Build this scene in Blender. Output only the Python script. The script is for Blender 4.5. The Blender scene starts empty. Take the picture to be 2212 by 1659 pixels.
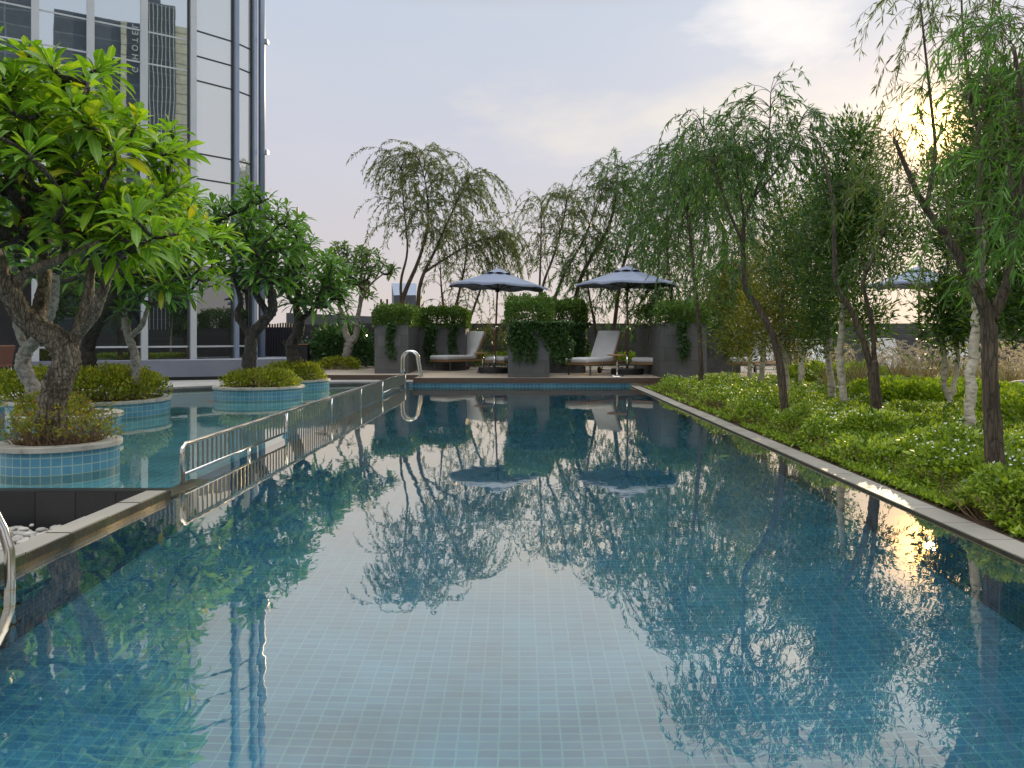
import bpy, bmesh, math, random
import numpy as np
from mathutils import Vector, Matrix
R = math.radians
S = bpy.context.scene
COL = S.collection

# ------------------------------------------------------------------ camera
F, VX, HY, EYE = 1700.0, 1122.0, 728.0, 1.15      # focal px, vanishing point, horizon, eye height over the water
cam = bpy.data.cameras.new('camera')
cam.sensor_width = 36.0
cam.lens = 36.0 * F / 2212.0
cam.shift_x = -(VX - 1106.0) / 2212.0
cam.shift_y = -(829.5 - HY) / 2212.0
cam.clip_start, cam.clip_end = 0.05, 5000
co = bpy.data.objects.new('camera', cam)
co.location = (0, 0, EYE)
co.rotation_euler = (R(90), 0, 0)
COL.objects.link(co)
S.camera = co

# ------------------------------------------------------------------ sun, sky, exposure
SUN_AZ, SUN_EL = math.atan2(2010 - VX, F), math.atan2(HY - 275, math.hypot(2010 - VX, F))
SUN_DIR = Vector((math.sin(SUN_AZ) * math.cos(SUN_EL), math.cos(SUN_AZ) * math.cos(SUN_EL), math.sin(SUN_EL)))
sl = bpy.data.lights.new('sun', 'SUN')
sl.energy, sl.angle, sl.color = 4.2, R(0.5), (1.0, 0.78, 0.48)
so = bpy.data.objects.new('sun', sl)
so.rotation_euler = (-SUN_DIR).to_track_quat('-Z', 'Y').to_euler()
so.location = (20, 40, 15)
COL.objects.link(so)

S.view_settings.view_transform = 'Standard'
S.view_settings.look = 'None'
S.view_settings.exposure = 0.0
S.view_settings.gamma = 1.0
S.cycles.use_denoising = True
S.cycles.max_bounces = 10
S.cycles.diffuse_bounces = 4
S.cycles.glossy_bounces = 5
S.cycles.transmission_bounces = 6
S.cycles.transparent_max_bounces = 8
S.cycles.sample_clamp_indirect = 6.0
S.cycles.blur_glossy = 0.2


class NT:
    """small helper round a node tree"""
    def __init__(self, tree):
        self.t = tree; self.n = tree.nodes; self.l = tree.links
    def add(self, typ, **kw):
        n = self.n.new(typ)
        for k, v in kw.items():
            if k.startswith('i_'):
                n.inputs[k[2:].replace('_', ' ')].default_value = v
            else:
                setattr(n, k, v)
        return n
    def link(self, a, b):
        self.l.new(a, b)
    def math(self, op, a, b=None, clamp=False):
        n = self.n.new('ShaderNodeMath'); n.operation = op; n.use_clamp = clamp
        for i, v in enumerate((a, b)):
            if v is None: continue
            if isinstance(v, (int, float)): n.inputs[i].default_value = v
            else: self.l.new(v, n.inputs[i])
        return n.outputs[0]
    def ramp(self, fac, stops, interp='LINEAR'):
        n = self.n.new('ShaderNodeValToRGB'); cr = n.color_ramp; cr.interpolation = interp
        while len(cr.elements) < len(stops): cr.elements.new(0.5)
        for e, (p, c) in zip(cr.elements, stops):
            e.position = p; e.color = (*c, 1) if len(c) == 3 else c
        self.l.new(fac, n.inputs[0])
        return n.outputs[0]
    def mix(self, fac, a, b, mode='MIX'):
        n = self.n.new('ShaderNodeMix'); n.data_type = 'RGBA'; n.blend_type = mode
        for k, v in ((0, fac), (6, a), (7, b)):
            if isinstance(v, (int, float)): n.inputs[k].default_value = v
            elif isinstance(v, tuple): n.inputs[k].default_value = (*v, 1)
            else: self.l.new(v, n.inputs[k])
        return n.outputs[2]


def make_world():
    w = bpy.data.worlds.new('World'); S.world = w; w.use_nodes = True
    t = NT(w.node_tree); t.n.clear()
    out = t.add('ShaderNodeOutputWorld'); bg = t.add('ShaderNodeBackground')
    STR = 0.1
    bg.inputs[1].default_value = STR
    t.link(bg.outputs[0], out.inputs[0])
    sky = t.add('ShaderNodeTexSky'); sky.sky_type = 'NISHITA'; sky.sun_disc = False
    sky.sun_elevation = SUN_EL; sky.sun_rotation = SUN_AZ
    sky.air_density, sky.dust_density, sky.ozone_density = 1.0, 2.0, 1.5
    tc = t.add('ShaderNodeTexCoord')
    sep = t.add('ShaderNodeSeparateXYZ'); t.link(tc.outputs['Generated'], sep.inputs[0])
    x, y, z = sep.outputs
    el = t.math('ARCSINE', z); az = t.math('ARCTAN2', x, y)
    k = 1 / STR
    hz = t.ramp(t.math('MULTIPLY', el, 1 / 1.5708), [
        (0.0, (.72, .635, .61)), (0.06, (.68, .63, .65)), (0.14, (.65, .655, .74)), (0.25, (.60, .665, .78)),
        (0.29, (.50, .48, .45)), (0.34, (.46, .44, .41)), (0.50, (2.2, 2.25, 2.35)), (1.0, (3.3, 3.35, 3.45))])
    # thin cloud sheets, placed by azimuth and elevation
    cmb = t.add('ShaderNodeCombineXYZ')
    t.link(t.math('MULTIPLY', az, 5.0), cmb.inputs[0]); t.link(t.math('MULTIPLY', el, 12.0), cmb.inputs[1])
    nz = t.add('ShaderNodeTexNoise'); nz.inputs['Scale'].default_value = 1.0; nz.inputs['Detail'].default_value = 6
    nz.inputs['Roughness'].default_value = .58
    t.link(cmb.outputs[0], nz.inputs['Vector'])
    nv = nz.outputs['Fac']
    def blob(a0, e0, wa, we, slope=0.0):
        da = t.math('SUBTRACT', az, a0)
        de = t.math('SUBTRACT', t.math('SUBTRACT', el, e0), t.math('MULTIPLY', da, slope))
        q = t.math('ADD', t.math('POWER', t.math('ABSOLUTE', t.math('DIVIDE', da, wa)), 2.0), t.math('POWER', t.math('ABSOLUTE', t.math('DIVIDE', de, we)), 2.0))
        v = t.math('SUBTRACT', 1.0, t.math('SQRT', q))
        v = t.math('ADD', v, t.math('MULTIPLY', t.math('SUBTRACT', nv, .5), 3.0))
        return t.math('MULTIPLY', v, 1.1, clamp=True)
    c1 = blob(.31, .372, .11, .055, -.2)
    c2 = blob(.20, .265, .36, .055, .03)
    c3 = blob(-.25, .50, .5, .06)
    c4 = blob(.55, .22, .4, .035)
    wide = t.math('MULTIPLY', t.math('SUBTRACT', nv, .48), 2.4, clamp=True)
    hz = t.mix(t.math('MULTIPLY', wide, .38), hz, (.76, .735, .745))
    hz = t.mix(t.math('MULTIPLY', c2, .9), hz, (.84, .795, .755))
    hz = t.mix(t.math('MULTIPLY', c4, .5), hz, (.80, .73, .69))
    hz = t.mix(t.math('MULTIPLY', c3, .3), hz, (.74, .73, .74))
    hz = t.mix(t.math('MULTIPLY', c1, .9), hz, (1.0, .965, .95))
    hzk = t.mix(1.0, hz, (k, k, k), 'MULTIPLY')
    skyc = t.mix(0.93, sky.outputs[0], hzk)
    # glow of the sun through the haze
    dp = t.add('ShaderNodeVectorMath'); dp.operation = 'DOT_PRODUCT'
    t.link(tc.outputs['Generated'], dp.inputs[0]); dp.inputs[1].default_value = SUN_DIR
    d = t.math('MAXIMUM', dp.outputs['Value'], 0.0)
    col = skyc
    for pw, c in ((3800, (10, 6.0, 1.6)), (700, (.85, .42, .02)), (110, (.10, .045, .0))):
        g = t.math('POWER', d, float(pw))
        gc = t.mix(1.0, (c[0] * k, c[1] * k, c[2] * k), g, 'MULTIPLY')
        n = t.add('ShaderNodeMix'); n.data_type = 'RGBA'; n.blend_type = 'ADD'; n.clamp_result = False
        n.inputs[0].default_value = 1
        t.link(col, n.inputs[6]); t.link(gc, n.inputs[7]); col = n.outputs[2]
    t.link(col, bg.inputs[0])
make_world()

rng = np.random.default_rng(7)
random.seed(7)


def W(x, y, Y):
    """photo pixel (2212 px wide) at depth Y -> world point"""
    return Vector(((x - VX) * Y / F, Y, EYE - (y - HY) * Y / F))


# ------------------------------------------------------------------ materials
MATS = {}
def mat_base(name):
    m = bpy.data.materials.new(name); m.use_nodes = True
    t = NT(m.node_tree); t.n.clear()
    out = t.add('ShaderNodeOutputMaterial')
    MATS[name] = m
    return m, t, out

def surf(name, c1, c2, scale=4, rough=.7, bump=.15, bscale=None, metal=0, coat=0, spec=.5, detail=6, stretch=(1, 1, 1), rand=False, dirt=None, bdist=.02, crack=0):
    """a mottled solid surface: two colours blended by noise, with fine bump"""
    m, t, out = mat_base(name)
    p = t.add('ShaderNodeBsdfPrincipled')
    tc = t.add('ShaderNodeTexCoord'); mp = t.add('ShaderNodeMapping'); mp.inputs['Scale'].default_value = stretch
    geo = t.add('ShaderNodeNewGeometry')
    t.link(geo.outputs['Position'], mp.inputs[0])
    n = t.add('ShaderNodeTexNoise'); n.inputs['Scale'].default_value = scale; n.inputs['Detail'].default_value = detail
    n.inputs['Roughness'].default_value = .62
    t.link(mp.outputs[0], n.inputs['Vector'])
    c = t.ramp(n.outputs['Fac'], [(.3, c1), (.7, c2)])
    if rand:
        c = t.mix(.35, c, t.ramp(geo.outputs['Random Per Island'], [(0, tuple(v * .6 for v in c1)), (1, tuple(min(1, v * 1.3) for v in c2))]))
    if dirt:
        n3 = t.add('ShaderNodeTexNoise'); n3.inputs['Scale'].default_value = dirt[1]; n3.inputs['Detail'].default_value = 8
        t.link(mp.outputs[0], n3.inputs['Vector'])
        c = t.mix(t.math('MULTIPLY', t.math('SUBTRACT', n3.outputs['Fac'], .5), 4.0, clamp=True), c, dirt[0])
    vo = None
    if crack:
        vo = t.add('ShaderNodeTexVoronoi'); vo.feature = 'DISTANCE_TO_EDGE'; vo.inputs['Scale'].default_value = crack
        wv = t.add('ShaderNodeVectorMath'); wv.operation = 'ADD'; nw = t.add('ShaderNodeTexNoise'); nw.inputs['Scale'].default_value = crack * .7; nw.inputs['Detail'].default_value = 5
        sc = t.add('ShaderNodeVectorMath'); sc.operation = 'SCALE'; sc.inputs['Scale'].default_value = 1.6 / crack
        t.link(mp.outputs[0], nw.inputs['Vector']); t.link(nw.outputs['Color'], sc.inputs[0]); t.link(mp.outputs[0], wv.inputs[0]); t.link(sc.outputs[0], wv.inputs[1]); t.link(wv.outputs[0], vo.inputs['Vector'])
        c = t.mix(t.ramp(vo.outputs['Distance'], [(0.0, (.6, .6, .6)), (.11, (0, 0, 0))]), c, (.03, .024, .017))
    t.link(c, p.inputs['Base Color'])
    p.inputs['Roughness'].default_value = rough; p.inputs['Metallic'].default_value = metal
    p.inputs['Coat Weight'].default_value = coat; p.inputs['Specular IOR Level'].default_value = spec
    if bump:
        n2 = t.add('ShaderNodeTexNoise'); n2.inputs['Scale'].default_value = bscale or scale * 6; n2.inputs['Detail'].default_value = 8
        t.link(mp.outputs[0], n2.inputs['Vector'])
        b = t.add('ShaderNodeBump'); b.inputs['Strength'].default_value = bump; b.inputs['Distance'].default_value = bdist
        hh = n2.outputs['Fac']
        if vo is not None: hh = t.math('ADD', hh, t.math('MULTIPLY', t.math('MINIMUM', vo.outputs['Distance'], .15), 3.0))
        t.link(hh, b.inputs['Height']); t.link(b.outputs[0], p.inputs['Normal'])
    t.link(p.outputs[0], out.inputs[0])
    return m

def leafmat(name, stops, trans=.35, tcol=None, rough=.45, rib=False):
    """foliage: colour differs from leaf to leaf, light shines through"""
    m, t, out = mat_base(name)
    geo = t.add('ShaderNodeNewGeometry')
    c = t.ramp(geo.outputs['Random Per Island'], stops)
    if rib:
        at = t.add('ShaderNodeAttribute'); at.attribute_name = 'rib'
        c = t.mix(t.math('MULTIPLY', t.math('POWER', at.outputs['Fac'], 9.0), .45), c, (.42, .52, .16))
    p = t.add('ShaderNodeBsdfPrincipled'); t.link(c, p.inputs['Base Color'])
    p.inputs['Roughness'].default_value = rough
    p.inputs['Specular IOR Level'].default_value = .4
    tr = t.add('ShaderNodeBsdfTranslucent')
    tc = t.mix(1.0, c, tcol or (1.5, 1.5, .7), 'MULTIPLY'); t.link(tc, tr.inputs[0])
    mx = t.add('ShaderNodeMixShader'); mx.inputs[0].default_value = trans
    t.link(p.outputs[0], mx.inputs[1]); t.link(tr.outputs[0], mx.inputs[2])
    t.link(mx.outputs[0], out.inputs[0])
    return m

def tiles(name, ca, cb, grout, w, h, mortar, rough=.25, use='UV', offset=0.0, bump=.3, axes='xy', dirt=0.0, dirtcol=(.05, .05, .03), stretch=None):
    """rectangular tiles or slabs with joints; uses the UVs (in metres)"""
    m, t, out = mat_base(name)
    if use == 'UV':
        u = t.add('ShaderNodeUVMap'); vec = u.outputs[0]
    else:
        geo = t.add('ShaderNodeNewGeometry'); sp = t.add('ShaderNodeSeparateXYZ'); t.link(geo.outputs['Position'], sp.inputs[0])
        cb_ = t.add('ShaderNodeCombineXYZ')
        for i, a in enumerate(axes): t.link(sp.outputs['xyz'.index(a)], cb_.inputs[i])
        vec = cb_.outputs[0]
    b = t.add('ShaderNodeTexBrick'); b.offset = offset; b.squash = 1.0
    b.inputs['Scale'].default_value = 1.0
    b.inputs['Brick Width'].default_value = w; b.inputs['Row Height'].default_value = h
    b.inputs['Mortar Size'].default_value = mortar; b.inputs['Mortar Smooth'].default_value = .15
    b.inputs['Color1'].default_value = (*ca, 1); b.inputs['Color2'].default_value = (*cb, 1); b.inputs['Mortar'].default_value = (*grout, 1)
    t.link(vec, b.inputs['Vector'])
    n = t.add('ShaderNodeTexNoise'); n.inputs['Scale'].default_value = 2.2; n.inputs['Detail'].default_value = 7
    t.link(vec, n.inputs['Vector'])
    c = t.mix(.5, b.outputs['Color'], t.mix(1.0, b.outputs['Color'], t.ramp(n.outputs['Fac'], [(.3, (.55, .6, .62)), (.7, (1.35, 1.3, 1.3))]), 'MULTIPLY'))
    if dirt:
        c = t.mix(t.math('MULTIPLY', t.math('SUBTRACT', n.outputs['Fac'], .47), 5 * dirt, clamp=True), c, dirtcol)
    p = t.add('ShaderNodeBsdfPrincipled'); t.link(c, p.inputs['Base Color'])
    p.inputs['Roughness'].default_value = rough
    if bump:
        n2 = t.add('ShaderNodeTexNoise'); n2.inputs['Scale'].default_value = 60; t.link(vec, n2.inputs['Vector'])
        hgt = t.math('ADD', t.math('MULTIPLY', b.outputs['Fac'], -1.0), t.math('MULTIPLY', n2.outputs['Fac'], .25))
        bp = t.add('ShaderNodeBump'); bp.inputs['Strength'].default_value = bump; bp.inputs['Distance'].default_value = .01
        t.link(hgt, bp.inputs['Height']); t.link(bp.outputs[0], p.inputs['Normal'])
    t.link(p.outputs[0], out.inputs[0])
    return m

def water_mat(name, power):
    m, t, out = mat_base(name)
    geo = t.add('ShaderNodeNewGeometry')
    mp = t.add('ShaderNodeMapping'); mp.inputs['Scale'].default_value = (1.0, .55, 1)
    t.link(geo.outputs['Position'], mp.inputs[0])
    n = t.add('ShaderNodeTexNoise'); n.inputs['Scale'].default_value = 3.2; n.inputs['Detail'].default_value = 3; n.inputs['Roughness'].default_value = .5
    t.link(mp.outputs[0], n.inputs['Vector'])
    n2 = t.add('ShaderNodeTexNoise'); n2.inputs['Scale'].default_value = 14; n2.inputs['Detail'].default_value = 2
    t.link(mp.outputs[0], n2.inputs['Vector'])
    h = t.math('ADD', n.outputs['Fac'], t.math('MULTIPLY', n2.outputs['Fac'], .18))
    b = t.add('ShaderNodeBump'); b.inputs['Strength'].default_value = .10; b.inputs['Distance'].default_value = .011
    t.link(h, b.inputs['Height'])
    lw = t.add('ShaderNodeLayerWeight'); lw.inputs['Blend'].default_value = .5; t.link(b.outputs[0], lw.inputs['Normal'])
    fr = t.math('ADD', t.math('MULTIPLY', t.math('POWER', lw.outputs['Facing'], power), .97), .02, clamp=True)
    rf = t.add('ShaderNodeBsdfRefraction'); rf.inputs['IOR'].default_value = 1.33; rf.inputs['Roughness'].default_value = 0
    rf.inputs['Color'].default_value = (.86, .97, 1.0, 1); t.link(b.outputs[0], rf.inputs['Normal'])
    gl = t.add('ShaderNodeBsdfGlossy'); gl.inputs['Roughness'].default_value = 0.008; t.link(b.outputs[0], gl.inputs['Normal'])
    gl.inputs['Color'].default_value = (1, .895, .70, 1)
    mx = t.add('ShaderNodeMixShader')
    t.link(fr, mx.inputs[0]); t.link(rf.outputs[0], mx.inputs[1]); t.link(gl.outputs[0], mx.inputs[2])
    t.link(mx.outputs[0], out.inputs[0])
    return m

def glass_mat(name, refl, base, wav=.02, tint=(.86, .92, .92)):
    m, t, out = mat_base(name)
    geo = t.add('ShaderNodeNewGeometry')
    n = t.add('ShaderNodeTexNoise'); n.inputs['Scale'].default_value = .9; n.inputs['Detail'].default_value = 1.5
    t.link(geo.outputs['Position'], n.inputs['Vector'])
    b = t.add('ShaderNodeBump'); b.inputs['Strength'].default_value = wav; b.inputs['Distance'].default_value = .03
    t.link(n.outputs['Fac'], b.inputs['Height'])
    g = t.add('ShaderNodeBsdfGlossy'); g.inputs['Roughness'].default_value = .012; g.inputs['Color'].default_value = (*tint, 1)
    t.link(b.outputs[0], g.inputs['Normal'])
    d = t.add('ShaderNodeBsdfDiffuse'); d.inputs[0].default_value = (*base, 1)
    mx = t.add('ShaderNodeMixShader'); mx.inputs[0].default_value = refl
    t.link(d.outputs[0], mx.inputs[1]); t.link(g.outputs[0], mx.inputs[2]); t.link(mx.outputs[0], out.inputs[0])
    return m

M = {}
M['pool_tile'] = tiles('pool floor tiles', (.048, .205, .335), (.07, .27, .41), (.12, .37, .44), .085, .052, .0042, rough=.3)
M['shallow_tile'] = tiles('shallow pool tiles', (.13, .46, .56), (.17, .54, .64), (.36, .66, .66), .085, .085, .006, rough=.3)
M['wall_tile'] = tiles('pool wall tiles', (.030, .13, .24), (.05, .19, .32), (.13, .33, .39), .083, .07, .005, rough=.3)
M['planter_tile'] = tiles('planter tiles', (.065, .215, .32), (.09, .27, .375), (.25, .39, .37), .082, .074, .005, rough=.18, dirt=.10, dirtcol=(.20, .25, .24))
M['coping'] = tiles('coping stone', (.25, .235, .20), (.31, .29, .25), (.04, .036, .03), 5.0, .40, .004, rough=.65, use='pos', axes='xy', dirt=.25, dirtcol=(.16, .15, .12))
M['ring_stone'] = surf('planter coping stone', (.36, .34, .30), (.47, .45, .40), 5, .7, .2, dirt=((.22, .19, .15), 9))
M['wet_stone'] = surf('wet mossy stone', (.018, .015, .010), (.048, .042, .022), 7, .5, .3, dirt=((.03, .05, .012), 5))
M['pit_wall'] = tiles('dark stone cladding', (.020, .021, .022), (.035, .035, .034), (.008, .008, .008), .30, .6, .006, rough=.4, use='pos', axes='xz', bump=.5, dirt=.25, dirtcol=(.008, .008, .008))
M['pit_floor'] = surf('dark gravel', (.03, .028, .025), (.08, .075, .065), 40, .9, .5)
M['pebble'] = surf('white pebbles', (.30, .285, .25), (.46, .44, .40), 14, .6, .1, rand=True)
M['paving'] = tiles('terrace paving', (.30, .29, .28), (.34, .33, .31), (.16, .155, .15), .6, .6, .006, rough=.6, use='pos', axes='xy', dirt=.2, dirtcol=(.2, .19, .18))
M['platform_face'] = surf('platform side stone', (.05, .05, .05), (.09, .09, .09), 8, .6, .3)
M['deck'] = tiles('timber deck boards', (.36, .30, .23), (.45, .385, .30), (.07, .055, .04), 3.0, .12, .006, rough=.6, use='pos', axes='xy', dirt=.15, dirtcol=(.28, .23, .18))
M['deck_edge'] = surf('dark timber fascia', (.055, .036, .026), (.09, .06, .042), 5, .6, .2, stretch=(1, 1, 8))
M['soil'] = surf('garden soil', (.030, .018, .010), (.085, .045, .022), 18, .95, .6)
M['ground'] = surf('open ground', (.05, .07, .03), (.09, .10, .05), .5, .95, .2)
M['clad'] = tiles('grey stone cladding', (.070, .074, .076), (.112, .114, .114), (.035, .035, .036), .62, .30, .004, rough=.65, use='pos', axes='xz', offset=.5, bump=.35, dirt=.2, dirtcol=(.075, .078, .07))
M['slate'] = tiles('dark slate strip wall', (.045, .05, .052), (.085, .09, .09), (.02, .02, .022), .5, .055, .006, rough=.6, use='pos', axes='xz', offset=.5, bump=.8)
M['parapet'] = surf('grey rendered parapet', (.14, .155, .185), (.18, .195, .225), 2, .75, .08)
M['ledge'] = surf('blue grey rendered ledge', (.13, .145, .185), (.165, .18, .22), 1.5, .7, .06)
M['alu'] = surf('white aluminium', (.50, .53, .56), (.58, .61, .63), 2, .35, 0, metal=.3)
M['alu_blue'] = surf('blue grey aluminium', (.25, .31, .42), (.30, .36, .47), 2, .35, 0, metal=.3)
M['joint'] = surf('dark joint seal', (.03, .033, .035), (.045, .05, .05), 5, .6, 0)
M['glass'] = glass_mat('mirror curtain glass', .80, (.10, .12, .12), .03)
M['glass_low'] = glass_mat('dark ground floor glass', .28, (.012, .013, .014), .0)
M['glass_panel'] = glass_mat('pale panel glass', .58, (.60, .62, .58), .012, (.96, .97, .95))
M['wall_grey'] = surf('dark grey render', (.06, .06, .065), (.08, .08, .085), 2, .8, .08)
M['fence'] = surf('dark slats', (.028, .03, .042), (.04, .042, .058), 4, .5, .05)
M['steel'] = surf('polished stainless steel', (.68, .67, .64), (.75, .74, .71), 8, .17, 0, metal=1)
M['steel_dull'] = surf('brushed steel', (.24, .26, .24), (.32, .33, .31), 8, .3, 0, metal=1)
M['cushion'] = surf('pale grey cushion canvas', (.52, .52, .53), (.60, .60, .60), 3, .9, .12, 160)
M['teak'] = surf('teak', (.22, .12, .055), (.34, .19, .09), 6, .55, .1, stretch=(1, 8, 8))
M['pole_wood'] = surf('pole wood', (.13, .055, .03), (.20, .085, .045), 6, .4, .05)
M['canvas'] = surf('blue grey parasol canvas', (.175, .21, .29), (.215, .25, .33), 2.5, .85, .12, 8)
M['black'] = surf('black metal', (.012, .012, .013), (.02, .02, .021), 6, .5, .05)
M['rubber'] = surf('rubber', (.015, .015, .015), (.03, .03, .03), 8, .7, .05)
M['bark'] = surf('rough frangipani bark', (.085, .070, .050), (.40, .35, .27), 9, .9, 1.0, 30, stretch=(1, 1, .30), dirt=((.06, .048, .034), 20), bdist=.03, crack=34)
M['bark_pale'] = surf('pale frangipani bark', (.16, .145, .125), (.36, .33, .29), 16, .85, .8, 40, dirt=((.07, .06, .05), 22))
M['bark_dark'] = surf('dark frangipani bark', (.030, .027, .025), (.12, .108, .095), 10, .9, 1.0, 26, stretch=(1, 1, .32), bdist=.03, crack=30)
M['bark_willow'] = surf('willow bark', (.050, .038, .026), (.17, .132, .095), 16, .9, .9, 40, stretch=(1, 1, .16), crack=34, bdist=.025)
M['bark_white'] = surf('white paperbark', (.42, .37, .29), (.62, .57, .48), 9, .85, .7, 22, stretch=(1, 1, 1.6), dirt=((.13, .095, .065), 17))
M['twig'] = surf('dry twigs', (.13, .08, .045), (.22, .14, .08), 20, .9, .1)
M['frangi'] = leafmat('frangipani leaves bright', [(0, (.045, .130, .012)), (.45, (.11, .25, .016)), (.93, (.21, .36, .022)), (1, (.32, .31, .02))], .42, (1.5, 1.45, .5), .38, True)
M['frangi_mid'] = leafmat('frangipani leaves', [(0, (.035, .105, .022)), (.6, (.065, .165, .028)), (1, (.11, .23, .035))], .36, (1.4, 1.5, .6), .38, True)
M['frangi_far'] = leafmat('frangipani leaves dark', [(0, (.030, .080, .022)), (1, (.075, .15, .035))], .33, (1.4, 1.5, .6), .4, True)
M['willow'] = leafmat('willow leaves', [(0, (.055, .085, .025)), (1, (.115, .16, .045))], .38)
M['willow_mid'] = leafmat('willow leaves green', [(0, (.030, .080, .022)), (1, (.075, .165, .040))], .40)
M['willow_near'] = leafmat('willow leaves bright', [(0, (.045, .13, .022)), (1, (.12, .27, .04))], .42)
M['grove'] = leafmat('paperbark leaves', [(0, (.026, .062, .018)), (.6, (.050, .110, .026)), (.85, (.095, .165, .026)), (1, (.19, .23, .025))], .40, (1.3, 1.5, .7))
M['grove_y'] = leafmat('paperbark leaves yellow', [(0, (.050, .075, .014)), (.5, (.10, .125, .018)), (1, (.20, .19, .02))], .4)
M['cover'] = leafmat('ground cover leaves', [(0, (.065, .130, .014)), (.5, (.175, .27, .024)), (1, (.33, .42, .045))], .35)
M['lime'] = leafmat('lime hedge leaves', [(0, (.11, .19, .012)), (.6, (.19, .29, .018)), (1, (.30, .38, .03))], .38)
M['olive'] = leafmat('planter shrub leaves', [(0, (.11, .155, .016)), (.5, (.21, .26, .022)), (.9, (.34, .36, .03)), (1, (.40, .32, .04))], .35)
M['dryleaf'] = leafmat('sparse shrub leaves', [(0, (.11, .17, .02)), (.6, (.22, .25, .03)), (.85, (.34, .30, .035)), (1, (.33, .15, .05))], .4)
M['boxhedge'] = leafmat('planter hedge leaves', [(0, (.045, .100, .020)), (1, (.11, .19, .035))], .33)
M['vine'] = leafmat('vine leaves', [(0, (.025, .070, .020)), (1, (.060, .125, .030))], .3)
M['bush'] = leafmat('glossy bush leaves', [(0, (.025, .075, .025)), (1, (.065, .15, .045))], .25, None, .3)
M['petal'] = leafmat('white petals', [(0, (.7, .7, .66)), (1, (.82, .82, .78))], .2, (1, 1, 1))
M['yellow'] = leafmat('yellow blossoms', [(0, (.62, .38, .02)), (1, (.80, .56, .06))], .3, (1.1, 1, .5))
M['grass'] = leafmat('fountain grass blades', [(0, (.10, .085, .035)), (.5, (.24, .18, .085)), (1, (.19, .21, .055))], .35, (1.3, 1.2, .8))
M['plume'] = leafmat('fountain grass plumes', [(0, (.34, .28, .20)), (1, (.54, .47, .35))], .45, (1.1, 1.1, .9))
M['boulder'] = surf('dark boulder', (.045, .05, .06), (.085, .09, .10), 5, .7, .4)
M['facade_far'] = tiles('tower cladding', (.028, .046, .078), (.038, .058, .092), (.09, .13, .17), 6.0, 1.6, .06, rough=.5, use='pos', axes='xz', bump=0)
M['tower_pale'] = tiles('pale tower cladding', (.27, .30, .28), (.31, .34, .31), (.14, .16, .16), 3.0, 1.2, .08, rough=.6, use='pos', axes='xz', bump=0)
M['sign'] = surf('sign letters', (.30, .34, .37), (.35, .39, .42), 3, .5, 0)
M['roof_blue'] = surf('blue grey cladding', (.25, .31, .42), (.29, .35, .46), 2, .6, 0)
M['roof_dark'] = surf('dark blue cladding', (.07, .085, .115), (.09, .105, .135), 2, .6, 0)
M['water'] = water_mat('pool water', 1.7)
M['shallow_water'] = water_mat('shallow pool water', 2.8)
M['wicker'] = surf('brown wicker', (.10, .04, .025), (.17, .075, .045), 30, .7, .5, 90)


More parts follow.
